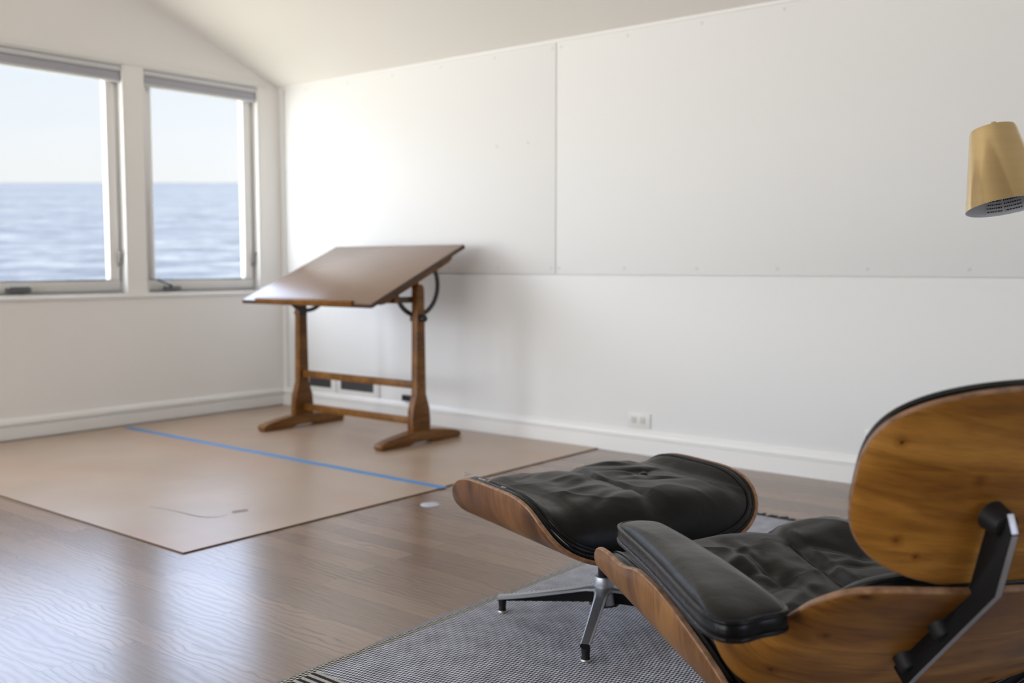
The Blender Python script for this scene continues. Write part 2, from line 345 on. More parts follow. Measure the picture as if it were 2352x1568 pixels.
M['stain'] = plain('brown_glue_stain', (0.20, 0.125, 0.082), 0.5, nscale=20, namp=0.2)
M['grille'] = plain('dark_grille_mesh', (0.085, 0.086, 0.092), 0.5)
M['blackplastic'] = plain('black_plastic', (0.012, 0.012, 0.014), 0.35)
M['plate'] = plain('ivory_outlet_plate', (0.76, 0.75, 0.72), 0.35)
M['slot'] = plain('outlet_receptacle_ivory', (0.60, 0.58, 0.56), 0.6)
M['cap'] = plain('pale_floor_cap', (0.50, 0.53, 0.60), 0.3)
M['alu'] = plain('polished_cast_aluminium', (0.44, 0.45, 0.48), 0.44, 0.9, nscale=30, namp=0.1)
M['alu_edge'] = plain('worn_aluminium_edge', (0.50, 0.48, 0.46), 0.42, 0.85, nscale=60, namp=0.15)
M['black_enamel'] = plain('black_enamel', (0.007, 0.0065, 0.007), 0.45, spec=0.18)
M['black_rubber'] = plain('black_rubber', (0.014, 0.013, 0.013), 0.5, spec=0.22)
M['brass'] = None
M['lampwhite'] = plain('white_shade_lining', (0.82, 0.86, 0.90), 0.5)
M['print'] = plain('black_label_print', (0.06, 0.06, 0.07), 0.6)
M['paper'] = plain('label_paper', (0.80, 0.83, 0.87), 0.6)
M['thread'] = plain('pale_loose_thread', (0.62, 0.58, 0.56), 0.8)
M['foam'] = plain('torn_lining', (0.42, 0.40, 0.36), 0.9, bump=0.5, bscale=150)
M['fringe'] = plain('charcoal_fringe_yarn', (0.035, 0.035, 0.045), 0.9)
M['iron'] = plain('black_cast_iron', (0.010, 0.014, 0.015), 0.4)
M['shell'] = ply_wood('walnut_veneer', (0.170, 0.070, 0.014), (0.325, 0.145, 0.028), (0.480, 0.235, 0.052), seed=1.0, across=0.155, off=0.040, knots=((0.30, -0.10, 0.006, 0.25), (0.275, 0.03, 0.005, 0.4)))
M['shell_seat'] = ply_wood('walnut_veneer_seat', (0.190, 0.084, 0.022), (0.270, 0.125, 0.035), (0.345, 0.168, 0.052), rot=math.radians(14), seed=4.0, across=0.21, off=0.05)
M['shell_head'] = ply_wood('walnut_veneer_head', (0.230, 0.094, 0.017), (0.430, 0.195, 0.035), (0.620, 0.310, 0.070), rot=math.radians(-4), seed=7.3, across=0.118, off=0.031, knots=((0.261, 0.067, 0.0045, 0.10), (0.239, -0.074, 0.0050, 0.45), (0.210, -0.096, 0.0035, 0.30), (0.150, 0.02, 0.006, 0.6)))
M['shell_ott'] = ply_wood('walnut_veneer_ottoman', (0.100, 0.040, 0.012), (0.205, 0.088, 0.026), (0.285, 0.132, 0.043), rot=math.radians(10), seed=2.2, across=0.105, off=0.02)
M['edge'] = ply_edge()
M['leather'] = leather('black_leather')
M['leather_arm'] = leather('black_leather_arm_top', rough=0.29)
M['leather_side'] = leather('black_vinyl_worn_side', worn=0.70, rough=0.24)
M['piping'] = leather('black_piping', rough=0.22, base=(0.006, 0.006, 0.007))
M['table_wood'] = ply_wood('dark_oak_stand', (0.150, 0.060, 0.011), (0.205, 0.086, 0.016), (0.250, 0.112, 0.024), uv=False, rot=math.radians(90), seed=3.3, rough=0.36, band=False)
M['table_top'] = plain('brown_drawing_board', (0.215, 0.130, 0.085), 0.26, nscale=5, namp=0.08, bump=0.04, bscale=60)
M['table_dark'] = plain('dark_stained_edge', (0.060, 0.028, 0.014), 0.4, nscale=30, namp=0.2)

def brass_mat():
    m, n, L, b = new_mat('brushed_brass')
    t = n.new('ShaderNodeTexCoord')
    k = n.new('ShaderNodeTexNoise'); k.inputs['Scale'].default_value = 1; k.inputs['Detail'].default_value = 3
    L.new(mapping(n, L, t.outputs['Object'], (3, 3, 90)), k.inputs['Vector'])
    r = ramp(n, [(0.3, (0.66, 0.50, 0.27)), (0.7, (0.70, 0.53, 0.30))]); L.new(k.outputs['Fac'], r.inputs[0])
    L.new(r.outputs[0], b.inputs['Base Color']); b.inputs['Metallic'].default_value = 1; b.inputs['Roughness'].default_value = 0.15
    b.inputs['Anisotropic'].default_value = 0.5
    return m
M['brass'] = brass_mat()

# ---------------------------------------------------------------- mesh helpers
def link(name, me, parent=None):
    o = D.objects.new(name, me); COL.objects.link(o)
    if parent is not None: o.parent = parent
    return o
def tag(o, label=None, cat=None, group=None, kind=None):
    if label: o['label'] = label
    if cat: o['category'] = cat
    if group: o['group'] = group
    if kind: o['kind'] = kind
    return o
def empty(name, loc, rz=0.0):
    o = D.objects.new(name, None); COL.objects.link(o); o.location = loc; o.rotation_euler = (0, 0, rz); o.empty_display_size = 0.1
    return o
class MB:
    """collects vertices and faces (with UVs and material slots) for one mesh object"""
    def __init__(s): s.v = []; s.f = []; s.uv = []; s.mi = []
    def add(s, vs, fs, mi=0, uvs=None):
        k = len(s.v); s.v += [tuple(a) for a in vs]
        for f in fs:
            s.f.append([i+k for i in f]); s.mi.append(mi)
            s.uv.append([(uvs[i] if uvs else (vs[i][0], vs[i][1])) for i in f])
        return s
    def box(s, a, b, mi=0, mat=None):
        x0, y0, z0 = a; x1, y1, z1 = b
        vs = [(x0, y0, z0), (x1, y0, z0), (x1, y1, z0), (x0, y1, z0), (x0, y0, z1), (x1, y0, z1), (x1, y1, z1), (x0, y1, z1)]
        if mat is not None: vs = [tuple(mat @ Vector(v)) for v in vs]
        return s.add(vs, [(0, 3, 2, 1), (4, 5, 6, 7), (0, 1, 5, 4), (1, 2, 6, 5), (2, 3, 7, 6), (3, 0, 4, 7)], mi)
    def prism(s, poly, d, fn, mi=0, mi_side=None):
        """poly: 2D points; extruded from 0 to d; fn(u, v, w) -> 3D"""
        n = len(poly); vs = [fn(u, v, 0) for u, v in poly] + [fn(u, v, d) for u, v in poly]
        fs = [tuple(range(n))[::-1], tuple(range(n, 2*n))]
        s.add(vs, fs, mi)
        s.add(vs, [(i, (i+1) % n, n+(i+1) % n, n+i) for i in range(n)], mi if mi_side is None else mi_side)
        return s
    def tube(s, pts, r, k=8, closed=False, mi=0, caps=True):
        pts = [Vector(p) for p in pts]; n = len(pts); rr = r if isinstance(r, (list, tuple)) else [r]*n
        vs = []; prev = None
        for i, p in enumerate(pts):
            if closed: t = pts[(i+1) % n]-pts[(i-1) % n]
            else: t = pts[min(i+1, n-1)]-pts[max(i-1, 0)]
            t.normalize()
            if prev is None:
                a = Vector((0, 0, 1)) if abs(t.z) < 0.9 else Vector((1, 0, 0))
                prev = (a - t*a.dot(t)).normalized()
            else:
                prev = prev - t*prev.dot(t)
                prev.normalize()
            bn = t.cross(prev)
            for j in range(k):
                an = 2*math.pi*j/k
                vs.append(p + (prev*math.cos(an) + bn*math.sin(an))*rr[i])
        fs = []
        for i in range(n if closed else n-1):
            for j in range(k):
                a = i*k+j; b_ = i*k+(j+1) % k; c = ((i+1) % n)*k+(j+1) % k; d = ((i+1) % n)*k+j
                fs.append((a, b_, c, d))
        if not closed and caps:
            fs.append(tuple(range(k))[::-1]); fs.append(tuple(range((n-1)*k, n*k)))
        return s.add(vs, fs, mi)
    def lathe(s, prof, k=32, mat=None, mi=0, cap=True):
        """prof: list of (r, z) along local z"""
        vs = []
        for r, z in prof:
            for j in range(k):
                a = 2*math.pi*j/k; v = Vector((r*math.cos(a), r*math.sin(a), z)); vs.append(mat @ v if mat else v)
        fs = []
        for i in range(len(prof)-1):
            for j in range(k):
                fs.append((i*k+j, i*k+(j+1) % k, (i+1)*k+(j+1) % k, (i+1)*k+j))
        if cap: fs.append(tuple(range(k))[::-1]); fs.append(tuple(range((len(prof)-1)*k, len(prof)*k)))
        return s.add(vs, fs, mi)
    def build(s, name, mats, parent=None, smooth=30, bevel=0.0, seg=2, recalc=True, weld=False):
        me = D.meshes.new(name); me.from_pydata(s.v, [], s.f)
        for m in (mats if isinstance(mats, (list, tuple)) else [mats]): me.materials.append(m)
        uvl = me.uv_layers.new(name='UVMap')
        i = 0
        for fi, p in enumerate(me.polygons):
            p.material_index = s.mi[fi]
            for q in s.uv[fi]:
                uvl.data[i].uv = q[:2]; i += 1
        me.update()
        bm = bmesh.new(); bm.from_mesh(me)
        if weld or bevel: bmesh.ops.remove_doubles(bm, verts=bm.verts, dist=1e-5)
        if bevel:
            ed = [e for e in bm.edges if len(e.link_faces) == 2 and e.calc_face_angle(0) > math.radians(35)]
            bmesh.ops.bevel(bm, geom=ed, offset=bevel, segments=seg, affect='EDGES', profile=0.6, clamp_overlap=True)
        if recalc: bmesh.ops.recalc_face_normals(bm, faces=bm.faces)
        bm.to_mesh(me); bm.free()
        if smooth:
            me.shade_smooth(); me.set_sharp_from_angle(angle=math.radians(smooth))
        return link(name, me, parent)
def box_obj(name, a, b, mat, parent=None, bevel=0.002):
    return MB().box(a, b).build(name, mat, parent, bevel=bevel)
def catmull(pts, closed=True, sub=8):
    P = [Vector(p) for p in pts]; n = len(P); out = []
    for i in range(n if closed else n-1):
        if closed: a, b, c, d = P[(i-1) % n], P[i], P[(i+1) % n], P[(i+2) % n]
        else: a, b, c, d = P[max(i-1, 0)], P[i], P[i+1], P[min(i+2, n-1)]
        for j in range(sub):
            t = j/sub
            out.append(0.5*((2*b)+(c-a)*t+(2*a-5*b+4*c-d)*t*t+(3*b-a-3*c+d)*t*t*t))
    if not closed: out.append(P[-1])
    return out

# ---------------------------------------------------------------- room shell
tag(MB().box((XL-0.2, YF-0.2, -0.12), (XR+0.2, YB+0.2, 0.0)).build('floor', M['floor'], smooth=0), kind='structure')

def gable_wall(name, x0, x1, openings, z0, z1):
    m = MB(); ys = sorted(openings)
    cur = YF-0.15
    for a, b, zs in ys:
        m.box((x0, cur, 0), (x1, a, z1)); m.box((x0, a, 0), (x1, b, zs)); cur = b
    m.box((x0, cur, 0), (x1, YB+0.15, z1))
    poly = [(YF-0.15, z1), (YB+0.15, z1), (YB+0.15, ceil_z(YB)+0.05), (YB, ceil_z(YB)+0.06), (YRIDGE, ceil_z(YRIDGE)+0.06), (YF, ceil_z(YF)+0.06), (YF-0.15, ceil_z(YF)+0.05)]
    m.prism(poly, x1-x0, lambda u, v, w: (x0+w, u, v))
    return tag(m.build(name, M['wall'], smooth=0), kind='structure')
WZ0, WZ1 = 0.775, 2.118
wall_left = gable_wall('wall_left', XL-0.18, XL, WINDOWS_LEFT, WZ0, WZ1)
gable_wall('wall_right', XR, XR+0.15, [(0.2, 2.4, 0.95)], 0.2, 2.1)  # out-of-view opening added to brighten the left wall
portal((XR+0.05, 1.3, 1.525), (0, math.radians(90), 0), 1.15, 2.2)
def straight_wall(name, y0, y1, h, opens, z0, z1):
    m = MB()
    if not opens:
        m.box((XL-0.18, y0, 0), (XR+0.15, y1, h))
    else:
        m.box((XL-0.18, y0, 0), (XR+0.15, y1, z0)); m.box((XL-0.18, y0, z1), (XR+0.15, y1, h)); cur = XL-0.18
        for a, b in opens: m.box((cur, y0, z0), (a, y1, z1)); cur = b
        m.box((cur, y0, z0), (XR+0.15, y1, z1))
    return tag(m.build(name, M['wall'], smooth=0), kind='structure')
wall_back = straight_wall('wall_back', YB+0.012, YB+0.16, EAVE+0.05, [], 0, 0)
straight_wall('wall_front', YF-0.15, YF, ceil_z(YF)+0.02, REAR_OPEN, 0.70, 2.1)
m = MB()
for ya, yb in ((YRIDGE, YB+0.17), (YF-0.17, YRIDGE)):
    poly = [(ya, EAVE+(YB-max(ya, 2*YRIDGE-ya))*SLOPE), (yb, EAVE+(YB-max(yb, 2*YRIDGE-yb))*SLOPE)]
    poly += [(poly[1][0], poly[1][1]+0.1), (poly[0][0], poly[0][1]+0.1)]
    m.prism(poly, XR-XL+0.36, lambda u, v, w: (XL-0.18+w, u, v))
tag(m.build('ceiling', M['ceiling'], smooth=0), kind='structure')

# wall panels of the back wall, with painted screws
SEAM = 0.90; XS = -3.197
def panel(x0, x1, z0, z1, screws):
    p_ = box_obj('wall_panel', (x0, YB, z0), (x1, YB+0.0125, z1), M['panel'], wall_back, bevel=0.0015)
    for x, z in screws:
        s = MB().lathe([(0.0, 0), (0.006, 0.0), (0.0085, 0.0012), (0.0085, 0.003)], 12, Matrix.Translation((x, YB-0.0015, z)) @ Matrix.Rotation(math.radians(-90), 4, 'X'))
        s.build('screw_head', M['screw'], p_)
G = 0.0025
panel(XL+0.055, XS-G, SEAM+G, EAVE-0.012, [(-5.441+0.4*0, 2.082)]+[(XS-0.024-0.4*i, 2.084) for i in range(0, 6)]+[(XS-0.032-0.366*i, 0.934) for i in range(0, 6)]+[(-5.437, 1.568), (-3.604, 1.604), (-3.384, 1.606)])
panel(XS+G, -0.757, SEAM+G, EAVE-0.012, [(XS+0.03+0.41*i, 2.084) for i in range(0, 6)]+[(-2.356+0.41*i, 0.934) for i in range(-2, 4)])
panel(-0.752, 1.688, SEAM+G, EAVE-0.012, [(-0.72+0.4*i, 2.084) for i in range(0, 6)])
panel(XL+0.055, XR, 0.0, SEAM-G, [])
tag(box_obj('trim_1', (XL, YB-0.004, 0.0), (XL+0.05, YB+0.02, EAVE), M['trim']), kind='structure')   # corner batten
tag(box_obj('trim_2', (XL, YB-0.006, EAVE-0.012), (XR, YB+0.02, EAVE+0.01), M['trim'], bevel=0.003), kind='structure')
# baseboards: board with a moulded cap
def baseboard(name, fn, length, gap=0.0):
    prof = [(0, gap), (0.018, gap), (0.018, 0.076), (0.007, 0.079), (0.007, 0.085), (0.020, 0.089), (0.020, 0.100), (0.013, 0.116), (0.006, 0.122), (0, 0.122)]
    return tag(MB().prism(prof, length, fn).build(name, M['trim'], smooth=40), kind='structure')
baseboard('baseboard_back', lambda u, v, w: (XL+w, YB-u, v), XR-XL)
baseboard('baseboard_left', lambda u, v, w: (XL+u, YF+w, v), YB-YF, 0.010)

# ---------------------------------------------------------------- windows in the left wall
def window(idx, ya, yb, WZ0, detailed=True):
    root = empty('window_%d' % idx, (XL-0.07, (ya+yb)/2, (WZ0+WZ1)/2)); tag(root, kind='structure')
    cx, cy, cz = root.location
    def P(mb, name, mat, bevel=0.002, par=root, **k):
        mb.v = [(x-cx, y-cy, z-cz) for x, y, z in mb.v]
        return mb.build(name, mat, par, bevel=bevel, **k)
    def frame(y0, y1, z0, z1, w, x0, x1, wb=None, wt=None):
        f = MB(); wb = wb or w; wt = wt or w
        f.box((x0, y0, z0), (x1, y1, z0+wb)); f.box((x0, y0, z1-wt), (x1, y1, z1))
        f.box((x0, y0, z0+wb), (x1, y0+w, z1-wt)); f.box((x0, y1-w, z0+wb), (x1, y1, z1-wt)); return f
    # jamb liner
    P(frame(ya, yb, WZ0, WZ1, 0.012, XL-0.17, XL-0.002), 'window_frame', M['trim'], 0.001)
    P(frame(ya+0.012, yb-0.012, WZ0+0.012, WZ1-0.012, 0.018, XL-0.11, XL-0.062), 'window_stop', M['trim'], 0.003)
    # operable sash with rounded inner edge
    sy0, sy1, sz0, sz1 = ya+0.026, yb-0.030, WZ0+0.022, WZ1-0.026
    sash = P(frame(sy0, sy1, sz0, sz1, 0.060, XL-0.10, XL-0.055, wb=0.063), 'sash', M['trim'], 0.006)
    P(frame(sy0+0.052, sy1-0.052, sz0+0.054, sz1-0.052, 0.010, XL-0.098, XL-0.064), 'glazing_bead', M['trim'], 0.003)
    P(MB().box((XL-0.084, sy0+0.056, sz0+0.058), (XL-0.080, sy1-0.056, sz1-0.056)), 'pane', M['glass'], 0)
    if detailed:
        # crank operator on the sill
        if idx == 1:
            yc = 2.56; c = MB().box((XL-0.050, yc-0.065, 0.800), (XL-0.022, yc+0.065, 0.828)).box((XL-0.030, yc-0.05, 0.818), (XL-0.010, yc+0.052, 0.834))
            P(c, 'crank_handle', M['hardware'], 0.005)
        else:
            yc = 3.50; c = MB().box((XL-0.050, yc-0.055, 0.800), (XL-0.024, yc+0.055, 0.822))
            c.tube([(XL-0.03, yc-0.01, 0.820), (XL-0.015, yc-0.03, 0.835), (XL-0.005, yc-0.08, 0.850), (XL-0.004, yc-0.115, 0.862)], [0.010, 0.009, 0.008, 0.010], 8)
            P(c, 'crank_handle', M['hardware'], 0.003)
        # cam lock on the right stile
        yl = yb-0.036
        c = MB(); pts = [(XL-0.050, yl, 0.945), (XL-0.042, yl, 0.975), (XL-0.040, yl+0.002, 1.01), (XL-0.034, yl+(0.022 if idx == 2 else 0.004), 1.035)]
        c.tube(pts, [0.007, 0.006, 0.006, 0.005], 8)
        P(c, 'sash_lock', M['hardware'], 0)
    return root
wins = []
for i, (a, b, zs) in enumerate(WINDOWS_LEFT): wins.append(window(i+1, a, b, zs, i < 2))  # the plain ones are unseen, added only for their daylight
# flat casing: sill board along both windows, mullion is the wall itself
tag(MB().box((XL, 1.60, 0.757), (XL+0.012, 4.23, WZ0)).build('trim_3', M['trim'], bevel=0.004), kind='structure')
tag(MB().box((XL, YF, WZ1), (XL+0.008, 4.20, 2.150)).build('trim_4', M['trim'], bevel=0.004), kind='structure')
# roller blinds drawn up
def blind(ya, yb, label):
    root = empty('roller_blind', (XL-0.02, (ya+yb)/2, 2.09)); tag(root, label, 'blind', 'roller blinds drawn up at the top of the windows')
    L_ = (yb-ya)/2-0.016
    MB().box((-0.030, -L_, -0.018), (0.016, L_, 0.012)).build('headrail', M['blindrail'], root, bevel=0.004)
    f = MB()
    for k in range(5):
        f.box((-0.026+0.002*k, -L_+0.004, -0.062+0.0085*k), (0.010-0.001*k, L_-0.004, -0.0545+0.0085*k))
    f.build('folded_fabric', M['blind'], root, bevel=0.002)
    MB().box((-0.026, -L_+0.002, -0.080), (0.008, L_-0.002, -0.063)).build('bottom_rail', M['blindrail'], root, bevel=0.004)
blind(1.76, 3.195, 'grey roller blind drawn up in the wider window cut by the left edge')
blind(3.312, 4.145, 'grey roller blind drawn up in the narrower window nearest the corner')

# ---------------------------------------------------------------- sea beyond the windows
az = Vector((fwd.x, fwd.y, 0)).normalized(); s_el = math.tan(math.atan((784-417)/F_PX)-PITCH)
sm = MB()
d0, d1, z0 = 60.0, 9000.0, -8.0
nseg = 24
ds = [d0*(d1/d0)**(i/nseg) for i in range(nseg+1)]
sl = math.atan(s_el); vs = []; uvs = []
rh = Vector((right.x, right.y, 0)).normalized()
for d_ in ds:
    for w in (-1, -0.5, 0, 0.5, 1):
        p_ = rh*(w*d_*1.6) + az*(d_*math.cos(sl)); vs.append((p_.x, p_.y, z0+d_*math.sin(sl))); uvs.append((w*d_*1.6, d_))
fs = [(5*i+j, 5*i+j+1, 5*i+j+6, 5*i+j+5) for i in range(nseg) for j in range(4)]
sm.add(vs, fs, 0, uvs)
sea = sm.build('sea', M['sea'], smooth=0, recalc=False)
sea['label'] = 'pale blue rippled sea outside both windows'; sea['category'] = 'sea'; sea['kind'] = 'stuff'

# ---------------------------------------------------------------- floor protection boards, tape, marks
def flat_board(x0, x1, y0, y1, label):
    poly = [(x0, y0), (x1, y0), (x1, y1), (x0, y1)]
    cx, cy = (x0+x1)/2, (y0+y1)/2
    m = MB().prism([(a-cx, b-cy) for a, b in poly], 0.0045, lambda u, v, w: (u, v, w), 0, 1)
    o = m.build('hardboard_sheet', [M['board'], M['boardedge']], smooth=0); o.location = (cx, cy, 0.0005)
    return tag(o, label, 'board', 'hardboard sheets laid on the floor')
flat_board(XL+0.035, -2.892, 1.843, 3.096, 'tan hardboard sheet on the floor nearest the camera, with glue stains')
flat_board(XL+0.035, -2.905, 3.099, 4.285, 'tan hardboard sheet under the drafting table against the white wall')
tp = MB(); N = 60
for side in (0, 1): pass
vs = []
for i in range(N+1):
    x = XL+0.09+(-2.885-XL-0.09)*i/N; wv = 0.0015*math.sin(i*0.9)
    vs += [(x, 3.071+wv, 0.0053), (x, 3.119+wv, 0.0053)]
tp.add(vs, [(2*i, 2*i+2, 2*i+3, 2*i+1) for i in range(N)])
tape = tp.build('masking_tape', M['tape'], smooth=0)
tag(tape, 'blue masking tape strip along the joint of the floor boards', 'tape')
# glue stain on the near board
sx_ = MB()
pts = [(-3.55, 2.12), (-3.47, 2.135), (-3.38, 2.145), (-3.28, 2.15), (-3.225, 2.168), (-3.20, 2.20), (-3.205, 2.225)]
c = catmull([(x, y, 0) for x, y in pts], False, 6)
vs = []
for i, q in enumerate(c):
    w_ = 0.003+0.010*(i/len(c))**2*(1+0.4*math.sin(i*1.7))
    vs += [(q.x, q.y-w_, 0.0052), (q.x, q.y+w_, 0.0052)]
sx_.add(vs, [(2*i, 2*i+2, 2*i+3, 2*i+1) for i in range(len(c)-1)])
k = 14
vs = [(-3.215+0.022*math.cos(t)+0.004*math.sin(3*t), 2.30+0.036*math.sin(t), 0.0052) for t in [2*math.pi*j/k for j in range(k)]]
sx_.add(vs, [tuple(range(k))])
tag(sx_.build('glue_stain', M['stain'], smooth=0), 'thin brown hooked stain on the near hardboard sheet', 'stain')
# round cap let into the floor
cp = MB().lathe([(0.0, 0.0035), (0.028, 0.0035), (0.030, 0.0028), (0.034, 0.003), (0.0365, 0.0022), (0.038, 0.0)], 32, cap=False)
o = cp.build('floor_outlet', M['cap'], weld=True); o.location = (-2.733, 2.851, 0.0005)
tag(o, 'small round pale floor outlet cover on the wood beside the hardboard', 'floor outlet')

# ---------------------------------------------------------------- rug
RX0, RY0, RX1, RY1 = -1.812, 1.375, 0.62, 3.49
rug = MB(); nx, ny = 40, 60
vs = []; 
for j in range(ny+1):
    for i in range(nx+1):
        x = (RX1-RX0)*i/nx; y = (RY1-RY0)*j/ny
        ex = 0.006*math.sin(y*9)+0.003*math.sin(y*31) if i == 0 else 0
        vs.append((x+ex, y, 0.0075+0.0008*math.sin(x*14+y*9)))
fs = [(j*(nx+1)+i, j*(nx+1)+i+1, (j+1)*(nx+1)+i+1, (j+1)*(nx+1)+i) for j in range(ny) for i in range(nx)]
bl = len(vs)
ring = [j*(nx+1) for j in range(ny+1)][::-1]+[i for i in range(1, nx+1)]+[j*(nx+1)+nx for j in range(1, ny+1)]+[ny*(nx+1)+i for i in range(nx-1, 0, -1)]
vs += [(vs[a][0], vs[a][1], 0.0) for a in ring]
n_ = len(ring)
fs += [(ring[i], bl+i, bl+(i+1) % n_, ring[(i+1) % n_]) for i in range(n_)]
rug.add(vs, fs)
ro = rug.build('rug', M['rug'], smooth=40, recalc=True); ro.location = (RX0, RY0, 0.0006)
tag(ro, 'flat woven grey and white rug under the lounge chair and ottoman', 'rug')
fr = MB(); rnd = random.Random(3)
for y_, sg in ((RY1-RY0, 1), (0, -1)):
    x = 0.01
    while x < RX1-RX0:
        a = rnd.uniform(-0.5, 0.5); ln = rnd.uniform(0.035, 0.06); h_ = rnd.uniform(0.004, 0.0055)
        fr.tube([(x, y_-0.004*sg, 0.0048), (x+a*0.01, y_+sg*ln*0.5, h_), (x+a*0.025, y_+sg*ln, 0.004)], [0.0035, 0.0032, 0.0022], 5)
        x += rnd.uniform(0.006, 0.010)
fo = fr.build('fringe', M['fringe'], ro); fo['kind'] = 'stuff'; fo['label'] = 'charcoal yarn fringe'

# ---------------------------------------------------------------- registers, outlets
def register(x0, x1, z0, z1, label):
    root = empty('air_register', ((x0+x1)/2, YB, z0)); tag(root, label, 'air register', 'air registers low on the white wall')
    w = (x1-x0)/2; h = z1-z0
    f = MB(); b_ = 0.05
    f.box((-w, -0.006, 0), (w, 0, 0.035)); f.box((-w, -0.006, h-0.02), (w, 0, h)); f.box((-w, -0.006, 0.035), (-w+b_*0.7, 0, h-0.02)); f.box((w-b_, -0.006, 0.035), (w, 0, h-0.02))
    f.build('faceplate', M['plate'], root, bevel=0.0015)
    g = MB().box((-w+b_*0.7, -0.0015, 0.035), (w-b_, 0, h-0.02))
    nn = 26
    for i in range(nn):
        x = -w+b_*0.7+(2*w-b_*1.7)*(i+0.5)/nn
        g.box((x-0.0016, -0.0045, 0.035), (x+0.0016, -0.001, h-0.02))
    g.build('grille', M['grille'], root, smooth=0)
register(-5.262, -4.957, 0.118, 0.255, 'white air register with dark grille nearest the corner, behind the table leg')
register(-4.948, -4.557, 0.118, 0.255, 'wider white air register with dark grille between the table legs')
def outlet(xc, z0, w, h, slots, label, dark=False):
    root = empty('wall_outlet', (xc, YB, z0)); tag(root, label, 'outlet')
    MB().box((-w/2, -0.006, 0), (w/2, 0, h)).build('cover_plate', M['plate'], root, bevel=0.002)
    for sx0 in slots:
        s = MB().box((sx0-0.014, -0.0085, h*0.30), (sx0+0.014, -0.005, h*0.72))
        r = s.build('receptacle', M['blackplastic'] if dark else M['slot'], root, bevel=0.002)
    return root
outlet(-2.668, 0.132, 0.134, 0.075, [-0.030, 0.022], 'white double outlet on the wall above the baseboard')
outlet(-1.455, 0.155, 0.145, 0.085, [-0.048, 0.012], 'white outlet with dark sockets half hidden by the chair headrest', True)
root = empty('wall_socket_box', (-4.345, YB, 0.116)); tag(root, 'wide blank white cover plate right of the air registers', 'cover plate')
MB().box((-0.19, -0.005, 0), (0.10, 0, 0.10)).build('cover_plate', M['panel'], root, bevel=0.002)
o = MB().box((-4.337, YB-0.028, 0.130), (-4.262, YB-0.005, 0.166)).build('power_plug', M['blackplastic'], bevel=0.004)
tag(o, 'small black plug on the wall beside the right table leg', 'plug')

